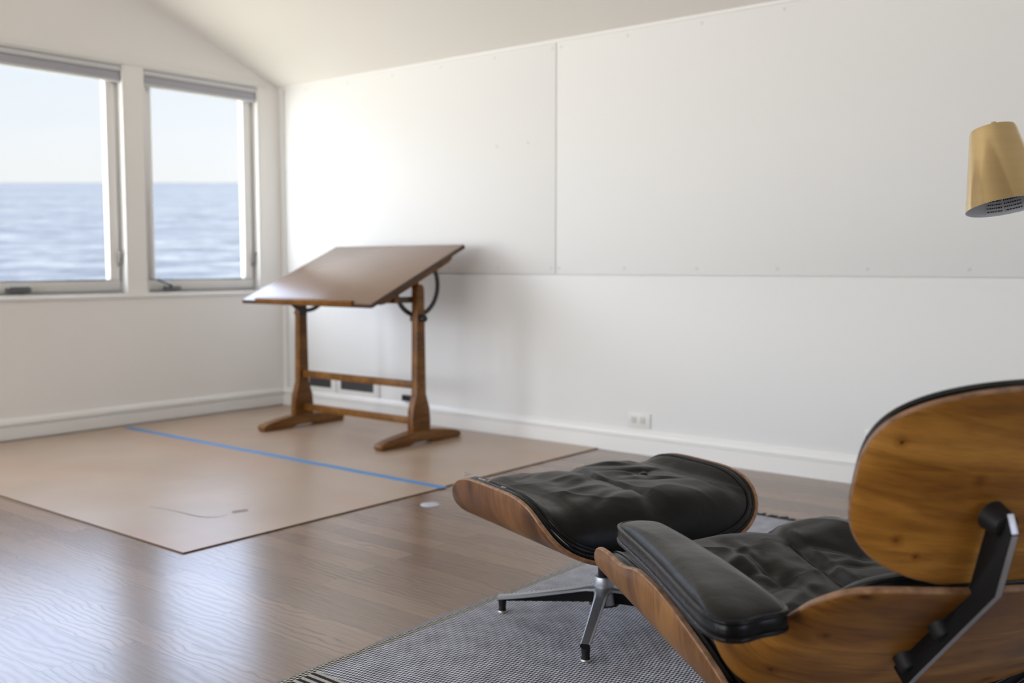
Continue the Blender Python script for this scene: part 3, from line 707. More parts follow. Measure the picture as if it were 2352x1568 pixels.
# ---------------------------------------------------------------- drafting table
def drafting_table():
    root = empty('drafting_table', (-4.2, 3.8, 0.005)); tag(root, 'brown wooden drafting table with tilted top standing on the hardboard', 'drafting table')
    ang = math.radians(23.8); PZ = 0.865
    def foot(x):
        poly = [(-0.295, 0.0), (-0.285, -0.0), (-0.10, 0.0), (-0.06, 0.012), (0.06, 0.012), (0.10, 0.0), (0.285, 0.0), (0.300, 0.008), (0.302, 0.022), (0.292, 0.034), (0.25, 0.046), (0.18, 0.058), (0.08, 0.070), (-0.08, 0.070), (-0.18, 0.058), (-0.25, 0.046), (-0.292, 0.034), (-0.302, 0.022), (-0.300, 0.008)]
        poly = poly[1:]
        MB().prism(poly, 0.062, lambda u, v, w: (x-0.031+w, u, v)).build('foot', M['table_wood'], root, bevel=0.006)
    def post(x):
        h = 0.845
        pts = [(-0.066, 0.055), (-0.068, 0.12), (-0.062, 0.185), (-0.045, 0.235), (-0.036, 0.262), (-0.034, 0.36), (-0.030, 0.6), (-0.028, 0.80), (-0.024, 0.832), (-0.008, h), (0.008, h)]
        poly = [(a, b) for a, b in pts]+[(-a, b) for a, b in pts[:-2][::-1]]
        MB().prism(poly, 0.042, lambda u, v, w: (x-0.021+w, u, v)).build('post', M['table_wood'], root, bevel=0.005)
    XRr, XLr = 0.48, -0.48
    for x in (XRr, XLr):
        foot(x); post(x)
        # joint cheeks around the post at the stretchers: peg heads
        for zz in (0.312, 0.116):
            MB().lathe([(0.0, 0.004), (0.007, 0.004), (0.009, 0.0)], 12, Matrix.Translation((x+0.021, 0.0, zz)) @ Matrix.Rotation(math.radians(90), 4, 'Y'), cap=False).build('peg', M['table_dark'], root, weld=True)
    for z0, z1 in ((0.290, 0.330), (0.096, 0.134)):
        MB().box((XLr+0.02, -0.012, z0), (XRr-0.02, 0.012, z1)).build('stretcher', M['table_wood'], root, bevel=0.003)
    # top, turned about the pivot line
    R = Matrix.Translation((0, 0.012, PZ)) @ Matrix.Rotation(ang, 4, 'X')
    W = 1.05/2; XO = -0.022
    y0 = -0.385; y1 = 0.372
    def TR(mb): mb.v = [tuple(R @ Vector(v)) for v in mb.v]; return mb
    top = TR(MB().box((XO-W, y0, 0.028), (XO+W, y1, 0.046))).build('tabletop', M['table_top'], root, bevel=0.003)
    e = MB()
    for q in ((XO-W-0.003, y0-0.003), ):
        e.box((XO-W-0.003, y0-0.004, 0.024), (XO+W+0.003, y0, 0.045)); e.box((XO-W-0.003, y1, 0.024), (XO+W+0.003, y1+0.004, 0.045))
        e.box((XO+W, y0, 0.024), (XO+W+0.004, y1, 0.044)); e.box((XO-W-0.004, y0, 0.024), (XO-W, y1, 0.044))
    TR(e).build('top_edge_band', M['table_dark'], root, bevel=0.001)
    TR(MB().box((-0.395+XO, y0-0.012, 0.030), (0.395+XO, y0+0.008, 0.062)).box((-0.395+XO, y0+0.008, 0.046), (0.395+XO, y0+0.014, 0.050))).build('pencil_ledge', M['table_wood'], root, bevel=0.004)
    for x in (XRr-0.005, XLr+0.005):
        poly = [(-0.33, 0.026), (-0.31, 0.004), (-0.28, -0.004), (0.24, -0.004), (0.27, 0.004), (0.29, 0.026)]
        TR(MB().prism(poly, 0.024, lambda u, v, w: (x-0.012+w, u, v))).build('top_batten', M['table_wood'], root, bevel=0.003)
        # notched quadrant arc fixed below the batten
        arc = MB(); ro_, ri_ = 0.170, 0.145; n = 40; xa = x-0.030 if x > 0 else x+0.018
        poly = []
        for i in range(n+1):
            a = math.radians(-188+ (196)*i/n)
            poly.append((ro_*math.cos(a), ro_*math.sin(a)-0.028))
        for i in range(n, -1, -1):
            a = math.radians(-188+(196)*i/n)
            rr_ = ri_ + (0.0035 if (i % 2) else 0)
            poly.append((rr_*math.cos(a), rr_*math.sin(a)-0.028))
        TR(arc.prism(poly, 0.010, lambda u, v, w: (xa+w, u, v))).build('arc_bracket', M['iron'], root, smooth=25)
        MB().lathe([(0.0, 0.046), (0.010, 0.045), (0.018, 0.036), (0.020, 0.022), (0.017, 0.008), (0.010, 0.0)], 16,
                   Matrix.Translation((x+(0.016 if x > 0 else -0.016), 0.004, PZ-0.199)) @ Matrix.Rotation(math.radians(90 if x > 0 else -90), 4, 'Y'), cap=True).build('clamp_knob', M['iron'], root)
        MB().box((x-0.034, -0.024, PZ-0.216), (x+0.018, 0.028, PZ-0.182)).build('arc_clamp', M['iron'], root, bevel=0.003)
        MB().box((x-0.034, -0.010, PZ-0.05), (x-0.014, 0.026, PZ+0.014)).build('hinge_plate', M['iron'], root, bevel=0.003)
    MB().box((XLr+0.01, -0.165, 0.748), (XRr-0.005, -0.135, 0.780)).build('cross_rail', M['table_wood'], root, bevel=0.003)
    for x in (XRr-0.034, XLr+0.014):
        MB().box((x, -0.165, 0.748), (x+0.020, 0.0, 0.780)).build('rail_bracket', M['table_dark'], root, bevel=0.002)
    return root
drafting_table()

# ---------------------------------------------------------------- bent plywood shells and cushions
class Section:
    """lateral bend curve given for one side as (l, n) points; maps arc length s -> (l, n) and tangent"""
    def __init__(s, pts):
        c = catmull([(a, b, 0) for a, b in [(-pts[1][0], pts[1][1])]+pts], False, 16)[16:]
        s.p = [(q.x, q.y) for q in c]; s.S = [0]
        for a, b in zip(s.p, s.p[1:]): s.S.append(s.S[-1]+math.hypot(b[0]-a[0], b[1]-a[1]))
    def at(s, x):
        a = abs(x); sg = 1 if x >= 0 else -1
        L = np.interp(a, s.S, [q[0] for q in s.p]); N = np.interp(a, s.S, [q[1] for q in s.p])
        e = 0.004
        a0, a1 = min(max(a-e, 0), s.S[-1]-e), min(a+e, s.S[-1])
        if a1 <= a0: a0 = a1-e
        dl = np.interp(a1, s.S, [q[0] for q in s.p])-np.interp(a0, s.S, [q[0] for q in s.p])
        dn = np.interp(a1, s.S, [q[1] for q in s.p])-np.interp(a0, s.S, [q[1] for q in s.p])
        if a > s.S[-1]:
            k = a-s.S[-1]; h = math.hypot(dl, dn); L += k*dl/h; N += k*dn/h
        h = math.hypot(dl, dn); dl /= h; dn /= h
        if a < e: dn *= 0
        return L*sg, N, -dn*sg, dl        # position (l, n) and normal (nl, nn)
def make_map(origin, T, N, Lv, sec, tcurve=0.0):
    origin, T, N, Lv = Vector(origin), Vector(T), Vector(N), Vector(Lv)
    def f(s, t, n):
        l, q, nl, nn = sec.at(s)
        bend = tcurve*t*t
        return origin + T*t + Lv*(l+nl*n) + N*(q+nn*n+bend)
    return f
def superellipse(a, b, p=3.2, k=192, shape=None):
    out = []
    for i in range(k):
        th = 2*math.pi*i/k; c, s = math.cos(th), math.sin(th)
        x = a*math.copysign(abs(c)**(2/p), c); y = b*math.copysign(abs(s)**(2/p), s)
        out.append((x, y))
    return out
def resample(poly, k=192):
    P = [Vector((a, b, 0)) for a, b in poly]; P.append(P[0]); S = [0]
    for a, b in zip(P, P[1:]): S.append(S[-1]+(b-a).length)
    xs = np.linspace(0, S[-1], k, endpoint=False)
    return list(zip(np.interp(xs, S, [p.x for p in P]), np.interp(xs, S, [p.y for p in P])))
def shell(name, fm, outline, mat, parent, thick=0.011, rings=14, center=(0, 0)):
    k = len(outline); m = MB()
    lev = [0.0]+[((i+1)/rings) for i in range(rings)]
    def grid(n, rev):
        vs = [fm(center[0], center[1], n)]; uv = [center]
        for r in lev[1:]:
            rr = r
            for (x, y) in outline:
                a = center[0]+(x-center[0])*rr; b = center[1]+(y-center[1])*rr
                vs.append(fm(a, b, n)); uv.append((a, b))
        fs = [(0, 1+i, 1+(i+1) % k) for i in range(k)]
        for j in range(rings-1):
            for i in range(k):
                a = 1+j*k+i; b = 1+j*k+(i+1) % k; fs.append((a, a+k, b+k, b))
        return vs, [f[::-1] for f in fs] if rev else fs, uv
    v1, f1, u1 = grid(0.0, False); v2, f2, u2 = grid(-thick, True)
    m.add(v1, f1, 0, u1); m.add(v2, f2, 0, u2)
    # rounded ply rim
    ring = []
    for q in range(0, 5):
        a = math.pi*q/4
        n = -thick/2+thick/2*math.cos(a); off = thick*0.28*math.sin(a)
        row = []
        for i, (x, y) in enumerate(outline):
            x0, y0 = outline[i-1]; x1, y1 = outline[(i+1) % k]
            tx, ty = x1-x0, y1-y0; h = math.hypot(tx, ty) or 1
            row.append(fm(x+ty/h*off, y-tx/h*off, n))
        ring += row
    fs = [(q*k+i, q*k+(i+1) % k, (q+1)*k+(i+1) % k, (q+1)*k+i) for q in range(4) for i in range(k)]
    m.add(ring, fs, 1, [outline[i % k] for i in range(5*k)])
    return m.build(name, [mat, M['edge']], parent, smooth=40, weld=True)
def offset_outline(outline, d):
    k = len(outline); out = []
    for i, (x, y) in enumerate(outline):
        x0, y0 = outline[i-2]; x1, y1 = outline[(i+2) % k]
        tx, ty = x1-x0, y1-y0; h = math.hypot(tx, ty) or 1
        out.append((x+ty/h*d, y-tx/h*d))
    return out
def cushion(name, fm, outline, parent, edge_n=0.016, puff=0.06, base=0.002, disp=None, rings=60, center=(0, 0), mat=None, side=None, pipe_r=0.0042, edge_fn=None, label=None, gfn=None, pe=(6.5, 0.55)):
    """outline counter-clockwise in (s, t); top puffs up from the piped edge"""
    k = len(outline); m = MB()
    ef = edge_fn or (lambda x, y: edge_n)
    vs = []; uv = []
    n0 = disp(center[0], center[1], 0.0) if disp else 0
    vs.append(fm(center[0], center[1], ef(*center)+puff+n0)); uv.append(center)
    for j in range(1, rings+1):
        r = 1-(1-j/rings)**1.7
        for (x, y) in outline:
            a = center[0]+(x-center[0])*r; b = center[1]+(y-center[1])*r
            h = puff*(1-r**pe[0])**pe[1]*(gfn(a, b) if gfn else 1) if r < 1 else 0
            dn = disp(a, b, r) if disp else 0
            vs.append(fm(a, b, ef(x, y)+h+dn*min(1, (1-r)*9))); uv.append((a, b))
    fs = [(0, 1+i, 1+(i+1) % k) for i in range(k)]
    for j in range(rings-1):
        for i in range(k):
            a = 1+j*k+i; b = 1+j*k+(i+1) % k; fs.append((a, a+k, b+k, b))
    m.add(vs, fs, 0, uv)
    # boxing band down to the shell, with a slight roll, then underside
    band = []; prof = [(0.0, 1.0), (0.003, 0.8), (0.004, 0.5), (0.003, 0.2), (-0.004, 0.0)]
    for off, q in prof:
        oo = offset_outline(outline, off)
        band += [fm(a, b, base+(ef(x, y)-base)*q) for (a, b), (x, y) in zip(oo, outline)]
    np_ = len(prof)
    m.add(band, [(q*k+i, q*k+(i+1) % k, (q+1)*k+(i+1) % k, (q+1)*k+i)[::-1] for q in range(np_-1) for i in range(k)], 1, [outline[i % k] for i in range(np_*k)])
    bot = offset_outline(outline, -0.004)
    und = [fm(x, y, base) for x, y in bot]
    cc = fm(center[0], center[1], base)
    lv = [fm(center[0]+(x-center[0])*0.6, center[1]+(y-center[1])*0.6, base) for x, y in bot]
    lv2 = [fm(center[0]+(x-center[0])*0.3, center[1]+(y-center[1])*0.3, base) for x, y in bot]
    allv = und+lv+lv2+[cc]
    fs = [(i, (i+1) % k, k+(i+1) % k, k+i) for i in range(k)]+[(k+i, k+(i+1) % k, 2*k+(i+1) % k, 2*k+i) for i in range(k)]+[(2*k+i, 2*k+(i+1) % k, 3*k) for i in range(k)]
    m.add(allv, fs, 1, [(0, 0)]*len(allv))
    o = m.build(name, [mat or M['leather'], side or M['leather_side']], parent, smooth=60, weld=True)
    if label: o['label'] = label
    for off, nn in ((0.0015, lambda x, y: ef(x, y)), (0.002, lambda x, y: base+0.0035)):
        oo = offset_outline(outline, off)
        MB().tube([fm(a, b, nn(x, y)) for (a, b), (x, y) in zip(oo, outline)][::2], pipe_r, 8, closed=True).build('piping', M['piping'], o, smooth=80)
    return o
def button(fm, s, t, n, parent):
    c = fm(s, t, n); up_ = (fm(s, t, n+0.01)-c).normalized()
    q = up_.to_track_quat('Z', 'Y').to_matrix().to_4x4()
    return MB().lathe([(0.0115, -0.004), (0.0125, 0.0), (0.0110, 0.0035), (0.0070, 0.0058), (0.002, 0.0066), (0.0, 0.0066)], 20, Matrix.Translation(c) @ q, cap=False).build('button', M['leather_side'], parent, smooth=60, weld=True)

def fold(s, t, a, b, w, amp):
    """soft crease/ridge along segment a-b"""
    ax, ay = a; bx, by = b; dx, dy = bx-ax, by-ay; L2 = dx*dx+dy*dy
    u = max(0, min(1, ((s-ax)*dx+(t-ay)*dy)/L2)); d = math.hypot(s-ax-u*dx, t-ay-u*dy)
    if d > 3.2*w: return 0
    return amp*math.exp(-(d/w)**2)*math.sin(math.pi*min(max(0.08+0.84*u, 0), 1))**0.7
def crumple(seed, seam=True, btn=((0.15, 0.0), (-0.15, 0.0)), folds=(), namp=0.006, seam_amp=-0.014, sline=lambda t: 0.0):
    def f(s, t, r):
        h = namp*noise.noise(Vector((s*7+seed, t*7, 0)))
        h += namp*0.7*noise.noise(Vector((s*4+seed, t*15, 3.3)))
        # long soft draws in the leather, warped ridges
        w = noise.noise(Vector((s*4+seed, t*4, 9)))*1.2
        h += 0.0058*(1-abs(math.sin((s*5-t*17)+w*1.9)))**2.5*(0.45+0.55*noise.noise(Vector((s*4, t*4, seed))))
        if seam:
            d = s-sline(t)-0.004*math.sin(t*9+seed)
            h += seam_amp*math.exp(-(d/0.016)**2) - 0.006*math.exp(-(d/0.05)**2) + 0.0028*math.exp(-((abs(d)-0.022)/0.007)**2)
            h += 0.0016*math.exp(-(d/0.05)**2)*math.sin(t*48+3*math.sin(s*40))*(0.5+0.5*math.sin(t*13+seed))
        for bx, by in btn:
            dx, dy = s-bx, t-by; d = math.hypot(dx, dy)+1e-6; a = math.atan2(dy, dx)
            h += -0.006*math.exp(-(d/0.020)**2) - 0.012*math.exp(-(d/0.070)**2)
            h += 0.0022*math.exp(-((d-0.06)/0.04)**2)*math.cos(a*5+seed*2+1.5*math.sin(a*2))
        for a_, b_, w_, am in folds: h += fold(s, t, a_, b_, w_, am)
        return h
    return f

SEAT_SEC = Section([(0, 0), (0.12, 0.004), (0.20, 0.016), (0.26, 0.037), (0.300, 0.066), (0.324, 0.104), (0.334, 0.150), (0.337, 0.176), (0.340, 0.200)])

def base_legs(root, n, ang0, r, hub_z, tip_z, glide=True):
    for i in range(n):
        a = ang0+2*math.pi*i/n; c, s = math.cos(a), math.sin(a)
        def P(u, v, z): return (c*u-s*v, s*u+c*v, z)
        K = 10; top = []; bot = []
        lg = MB(); vs = []
        for j in range(K+1):
            q = j/K; u = 0.020+(r-0.020)*q
            w = 0.0165-0.0045*q+0.010*max(0, 1-q*7)**2
            zt = hub_z-0.006-(hub_z-0.006-tip_z)*(1-(1-q)**1.15)
            if q < 0.06: zt = hub_z-0.008
            zb_ = (0.052-0.020*q)
            vs.append((P(u, -w, zt-0.003), P(u, -w*0.75, zt), P(u, w*0.75, zt), P(u, w, zt-0.003), P(u, w, zt-0.009), P(u, w*0.42, zt-0.013), P(u, w*0.34, zb_), P(u, -w*0.34, zb_), P(u, -w*0.42, zt-0.013), P(u, -w, zt-0.009)))
        flat = [p_ for row in vs for p_ in row]
        for j in range(K):
            for q in range(10):
                a_ = j*10+q; b_ = j*10+(q+1) % 10
                mi = 0 if q in (0, 1, 2, 3, 9) else 1
                lg.add([flat[a_], flat[b_], flat[b_+10], flat[a_+10]], [(0, 1, 2, 3)], mi)
        lg.add([flat[K*10+q] for q in range(10)], [tuple(range(10))], 1)
        leg = lg.build('leg', [M['alu'], M['black_enamel']], root, smooth=35, weld=True)
        ft = MB().lathe([(0.0105, tip_z-0.010), (0.0115, tip_z-0.012), (0.0095, 0.012), (0.011, 0.007), (0.011, 0.004)], 18, Matrix.Translation(P(r-0.012, 0, 0)))
        ft.build('foot', M['black_rubber'], leg)
        MB().lathe([(0.0125, 0.006), (0.0135, 0.003), (0.0125, 0.0)], 18, Matrix.Translation(P(r-0.012, 0, 0))).build('glide', M['alu_edge'], leg)
def col_hub(root, z_top, hub_z, r=0.017, lean=(0, 0)):
    MB().lathe([(0.040, 0.048), (0.030, 0.050), (0.026, hub_z-0.012), (0.027, hub_z-0.008), (0.0255, hub_z+0.010), (0.024, hub_z+0.014), (0.016, hub_z+0.015)], 32).build('hub', M['alu'], root)
    MB().lathe([(r, hub_z+0.015), (r, z_top)], 28).build('column', M['black_enamel'], root)

# ---------------------------------------------------------------- ottoman
def ottoman():
    th = math.radians(159.8)
    root = empty('ottoman', (-1.450, 2.175, 0.0092), th)          # local x = forward, y = left
    tag(root, 'black leather ottoman with walnut shell on four star base, in front of the chair', 'ottoman')
    fm = make_map((0.0, 0, 0.243), (1, 0, 0), (0, 0, 1), (0, 1, 0), SEAT_SEC)
    # outline in (s, t): s along left, t along forward.  swap handled by map
    out = [q if q[1] < 0 else p_ for q, p_ in zip(superellipse(0.412, 0.272, 3.7, 224), superellipse(0.412, 0.268, 4.5, 224))]
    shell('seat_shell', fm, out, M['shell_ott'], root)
    MB().prism([(0.13*math.cos(a), 0.13*math.sin(a)) for a in [2*math.pi*i/28 for i in range(28)]], 0.012, lambda u, v, w: (u*0.9, v*0.5, 0.222+w)).build('mount_plate', M['black_enamel'], root)
    col_hub(root, 0.226, 0.108)
    base_legs(root, 4, math.radians(45), 0.291, 0.104, 0.046)
    out2 = [q if q[1] < 0 else p_ for q, p_ in zip(superellipse(0.407, 0.268, 3.6, 288), superellipse(0.407, 0.264, 4.3, 288))]
    folds = [((-0.02, 0.20), (-0.22, 0.10), 0.018, -0.007), ((-0.05, 0.10), (-0.30, 0.00), 0.014, -0.006), ((-0.04, -0.02), (-0.26, -0.12), 0.018, -0.006),
             ((0.03, 0.22), (0.20, 0.15), 0.014, -0.005), ((0.05, 0.18), (0.26, 0.10), 0.016, -0.008), ((0.02, 0.06), (0.24, 0.02), 0.013, 0.005), ((0.03, 0.02), (0.20, -0.05), 0.016, -0.007),
             ((0.06, -0.08), (0.28, -0.10), 0.018, 0.006), ((0.02, -0.12), (0.22, -0.20), 0.016, -0.005), ((-0.18, 0.20), (-0.30, 0.12), 0.016, -0.006)]
    dsp = crumple(1.7, True, ((-0.160, 0.02),), folds, 0.006, -0.012)
    G_ = lambda a, b: 1-0.50*min(1, abs(a)/0.40)**2.2
    cu = cushion('seat_cushion', fm, out2, root, edge_n=0.022, puff=0.122, disp=dsp, gfn=G_, rings=90)
    def nat(s, t):
        # height of the cushion surface over the shell at (s, t)
        r = max(abs(s)/0.407, abs(t)/0.268); return 0.022+0.122*(1-r**6.5)**0.55*G_(s, t)+dsp(s, t, 0)
    for s, t in ((-0.160, 0.02),): button(fm, s, t, nat(s, t)+0.0055, cu)
    # pale threads hanging over the left rim, and torn lining at the rear left corner
    rim = lambda s, t, n: tuple(fm(s, t, n))
    def squiggle(pts, r_=0.0009):
        t_ = MB().tube(catmull([fm(s, t, n) for s, t, n in pts], False, 6), r_, 5).build('loose_thread', M['thread'], cu); t_['label'] = 'pale curly loose thread'
    squiggle([(0.413, 0.165, 0.016), (0.419, 0.158, 0.002), (0.420, 0.148, -0.004), (0.418, 0.140, 0.012), (0.420, 0.134, -0.010), (0.420, 0.128, -0.018), (0.418, 0.122, 0.0), (0.416, 0.112, 0.014), (0.419, 0.106, 0.004)])
    squiggle([(0.418, 0.085, 0.004), (0.419, 0.070, 0.002), (0.417, 0.060, 0.010), (0.420, 0.050, 0.000), (0.417, 0.045, 0.014), (0.419, 0.036, 0.002)])
    squiggle([(0.417, -0.03, 0.008), (0.420, -0.037, 0.0), (0.418, -0.045, 0.008)])
    k = len(out2); fo_ = MB(); seg = [i for i in range(k) if out2[i][0] > 0.20 and out2[i][1] < -0.20]
    oo = offset_outline(out2, 0.0035)
    vs = []
    for i in seg: vs += [fm(oo[i][0], oo[i][1], 0.004), fm(oo[i][0]*1.002, oo[i][1]*1.004, 0.009+0.0015*math.sin(i*0.31))]
    fo_.add(vs, [(2*i, 2*i+2, 2*i+3, 2*i+1) for i in range(len(seg)-1)])
    q_ = fo_.build('torn_lining', M['foam'], cu); q_['label'] = 'pale torn lining at the rear corner'
    return root
ottoman()

# ---------------------------------------------------------------- lounge chair
def lounge_chair():
    th = math.radians(145)
    root = empty('lounge_chair', (-0.61, 1.745, 0.0092), th)    # local x = forward, y = left, z up
    tag(root, 'black leather lounge chair with walnut plywood shells seen from behind', 'lounge chair')
    tilt = math.radians(5.5)
    T = (math.cos(tilt), 0, math.sin(tilt)); N = (-math.sin(tilt), 0, math.cos(tilt))
    roll = math.radians(2.6)
    Lr = Vector((0, math.cos(roll), -math.sin(roll))); Tr = Vector(T); Nr = Tr.cross(Lr)
    fm = make_map((0.180, 0, 0.194+0.335*math.sin(roll)), Tr, Nr, Lr, SEAT_SEC)
    hf = [(0, 0.320), (0.14, 0.320), (0.25, 0.318), (0.32, 0.308), (0.365, 0.285), (0.396, 0.25), (0.408, 0.20), (0.409, 0.16), (0.411, 0.125), (0.417, 0.095), (0.428, 0.062), (0.438, 0.02), (0.440, -0.05),
          (0.434, -0.10), (0.424, -0.15), (0.414, -0.20), (0.400, -0.25), (0.378, -0.30), (0.33, -0.318), (0.2, -0.325), (0.1, -0.325), (0, -0.325)][::-1]
    pol = hf+[(-a, b) for a, b in hf[::-1][1:-1]]
    out = resample([(q.x, q.y) for q in catmull([(a, b, 0) for a, b in pol], True, 8)], 288)
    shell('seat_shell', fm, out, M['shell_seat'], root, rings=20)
    out2 = [(a, b+0.012) for a, b in [(q[0] if q[0] > 0 else q[0]*1.04, q[1]) for q in superellipse(0.400, 0.308, 4.8, 288)]]
    folds = [((0.02, 0.24), (0.08, -0.02), 0.020, -0.008), ((0.10, 0.22), (0.05, -0.10), 0.016, -0.009), ((0.05, 0.12), (0.30, 0.00), 0.016, 0.007), ((0.03, 0.00), (0.26, -0.10), 0.018, -0.008),
             ((0.04, -0.06), (0.24, -0.20), 0.014, 0.006), ((0.16, 0.16), (0.33, 0.08), 0.016, -0.006), ((-0.03, 0.16), (-0.16, 0.02), 0.018, -0.007), ((-0.03, 0.02), (-0.14, -0.05), 0.014, -0.006)]
    BT = ((0.15, 0.02), (-0.15, 0.015))
    dsp = crumple(4.1, True, BT, folds, 0.007, -0.013, sline=lambda t: -0.035-0.09*t)
    G_ = lambda a, b: 1-0.50*min(1, abs(a)/0.40)**2.2
    cu = cushion('seat_cushion', fm, out2, root, edge_n=0.026, puff=0.124, disp=dsp, gfn=lambda a, b: G_(a, b)*(1 if a > 0 else 1+0.22*min(1, -a/0.3)), rings=90)
    for s, t in BT:
        r = max(abs(s)/0.392, abs(t)/0.305); button(fm, s, t, 0.024+0.118*(1-r**6.5)**0.55*G_(s, t)+dsp(s, t, 0)+0.0055, cu)
    # lower back shell: wraps forward into the two ears under the armrests
    c45 = math.sqrt(0.5)
    bsec = Section([(0, 0), (0.12, 0.004), (0.20, 0.013), (0.262, 0.026), (0.306, 0.044), (0.330, 0.070), (0.340, 0.105), (0.344, 0.150)])
    bm_ = make_map((-0.285, 0, 0.385), (-c45, 0, c45), (c45, 0, c45), (0, 1, 0), bsec)
    half = [(0.0, 0.176), (0.10, 0.176), (0.20, 0.173), (0.26, 0.162), (0.295, 0.138), (0.316, 0.094), (0.325, 0.050), (0.332, 0.008), (0.349, -0.028), (0.374, -0.052), (0.405, -0.074), (0.438, -0.102),
            (0.448, -0.125), (0.428, -0.145), (0.385, -0.150), (0.34, -0.158), (0.27, -0.172), (0.18, -0.184), (0.08, -0.188), (0.0, -0.189)]
    half = half[::-1]
    poly = [(a, b) for a, b in half]+[(-a, b) for a, b in half[::-1][1:-1]]
    poly = [(q.x, q.y) for q in catmull([(a, b, 0) for a, b in poly], True, 10)]
    bout = resample(poly, 288)
    shell('back_shell', bm_, bout, M['shell'], root, rings=24)
    bc = resample([(q.x, q.y) for q in catmull([(a, b, 0) for a, b in superellipse(0.288, 0.188, 3.4, 40)], True, 6)], 256)
    bc = [(s, t-0.017) for s, t in bc]
    cushion('back_cushion', bm_, bc, root, edge_n=0.024, puff=0.034, disp=crumple(8.2, True, ((0.14, 0.0), (-0.14, 0.0)), (), 0.005), rings=36)
    # head shell
    ah = math.radians(17)
    hsec = Section([(0, 0), (0.10, 0.004), (0.18, 0.015), (0.24, 0.030), (0.285, 0.050), (0.32, 0.074)])
    hm = make_map((-0.434, 0, 0.646), (-math.sin(ah), 0, math.cos(ah)), (math.cos(ah), 0, math.sin(ah)), (0, 1, 0), hsec)
    hout = superellipse(0.303, 0.144, 3.1, 224)
    hout = [(s, t*(1.0+0.05*(1-(s/0.308)**2)) if t > 0 else t) for s, t in hout]
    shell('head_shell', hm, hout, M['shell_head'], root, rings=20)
    hc = [(s*0.990, t*0.985+0.001) for s, t in superellipse(0.303, 0.144, 3.1, 256)]
    hc = [(s, t*(1.0+0.05*(1-(s/0.312)**2)) if t > 0 else t) for s, t in hc]
    cushion('head_cushion', hm, hc, root, edge_n=0.012, puff=0.036, disp=crumple(6.2, True, ((0.14, 0.0), (-0.14, 0.0)), (), 0.005), rings=36)
    # armrests
    for sg in (1, -1):
        pts = [(0.226, 0.325), (0.233, 0.350), (0.220, 0.376), (0.190, 0.388), (0.110, 0.397), (0.0, 0.411), (-0.105, 0.428), (-0.22, 0.447), (-0.282, 0.455), (-0.318, 0.448), (-0.328, 0.425), (-0.318, 0.395), (-0.312, 0.362), (-0.300, 0.344), (-0.26, 0.336), (-0.10, 0.318), (0.04, 0.310), (0.17, 0.307), (0.212, 0.311)]
        pl = [(q.x, q.y) for q in catmull([(a, b, 0) for a, b in pts], True, 8)]
        cx, cy = -0.04, 0.375
        pl = resample([(a-cx, (b-cy)) for a, b in pl], 200)
        # counter-clockwise in (x, y)
        area = sum(pl[i-1][0]*pl[i][1]-pl[i][0]*pl[i-1][1] for i in range(len(pl)))
        if area < 0: pl = pl[::-1]
        if sg < 0: pl = [(a, -b) for a, b in pl][::-1]
        at_ = math.radians(-1.0)
        def am(s, t, n, sg=sg):
            return Vector((cx+s*math.cos(at_), sg*cy+t, 0.4335+s*math.sin(at_)+n))
        arm = cushion('armrest', am, pl, root, edge_n=0.027, puff=0.022, pe=(3.2, 0.62), base=0.0, disp=lambda s, t, r: 0.0012*noise.noise(Vector((s*9, t*9, 1))), rings=24, mat=M['leather_arm'], pipe_r=0.0042)
        sp_ = [(a*0.50+0.05, b*0.34-sg*0.022) for a, b in pl]
        sup = MB().prism(sp_, 0.050, lambda u, v, w: (cx+u, sg*cy+v, 0.388+w+u*math.sin(at_)))
        sup.build('armrest_support', M['black_rubber'], root, bevel=0.004)
    # edge gasket in front of the ears (black line between seat shell and back shell)
    # back braces with shock mounts
    for sg in (1, -1):
        y = 0.129*sg
        outer = [(-0.452, 0.628), (-0.462, 0.602), (-0.437, 0.515), (-0.418, 0.494), (-0.290, 0.352), (-0.268, 0.326)]
        inner = [(-0.240, 0.345), (-0.262, 0.368), (-0.378, 0.496), (-0.392, 0.516), (-0.414, 0.590), (-0.424, 0.628)]
        outer = [(a-0.018, b) for a, b in outer]; inner = [(a-0.018, b) for a, b in inner]
        poly = outer+inner
        w = 0.0125
        mb = MB(); npt = len(poly)
        vs = [(u, y-w/2, v) for u, v in poly]+[(u, y+w/2, v) for u, v in poly]
        mb.add(vs, [tuple(range(npt))[::-1], tuple(range(npt, 2*npt))], 0)
        mb.add(vs, [(i, (i+1) % npt, npt+(i+1) % npt, npt+i) for i in range(len(outer)-1)], 1)
        mb.add(vs, [(i, (i+1) % npt, npt+(i+1) % npt, npt+i) for i in range(len(outer)-1, npt)], 0)
        br = mb.build('back_brace', [M['black_enamel'], M['alu_edge']], root, bevel=0.0012)
        for (f0, z0_), nrm in (((-0.450, 0.614), (math.cos(ah), 0, math.sin(ah))), ((-0.352, 0.440), (c45, 0, c45)), ((-0.282, 0.366), (c45, 0, c45))):
            q = Vector(nrm).to_track_quat('Z', 'Y').to_matrix().to_4x4()
            MB().lathe([(0.012, -0.018), (0.0165, -0.016), (0.0185, -0.010), (0.0195, 0.006), (0.021, 0.012)], 24, Matrix.Translation((f0, y, z0_)) @ q).build('shock_mount', M['black_rubber'], br)
    # pedestal
    MB().box((0.02, -0.10, 0.168), (0.30, 0.10, 0.182)).build('mount_plate', M['black_enamel'], root, bevel=0.004)
    MB().lathe([(0.022, 0.11), (0.022, 0.172)], 28, Matrix.Translation((0.10, 0, 0))).build('column', M['black_enamel'], root)
    return root
chair = lounge_chair()
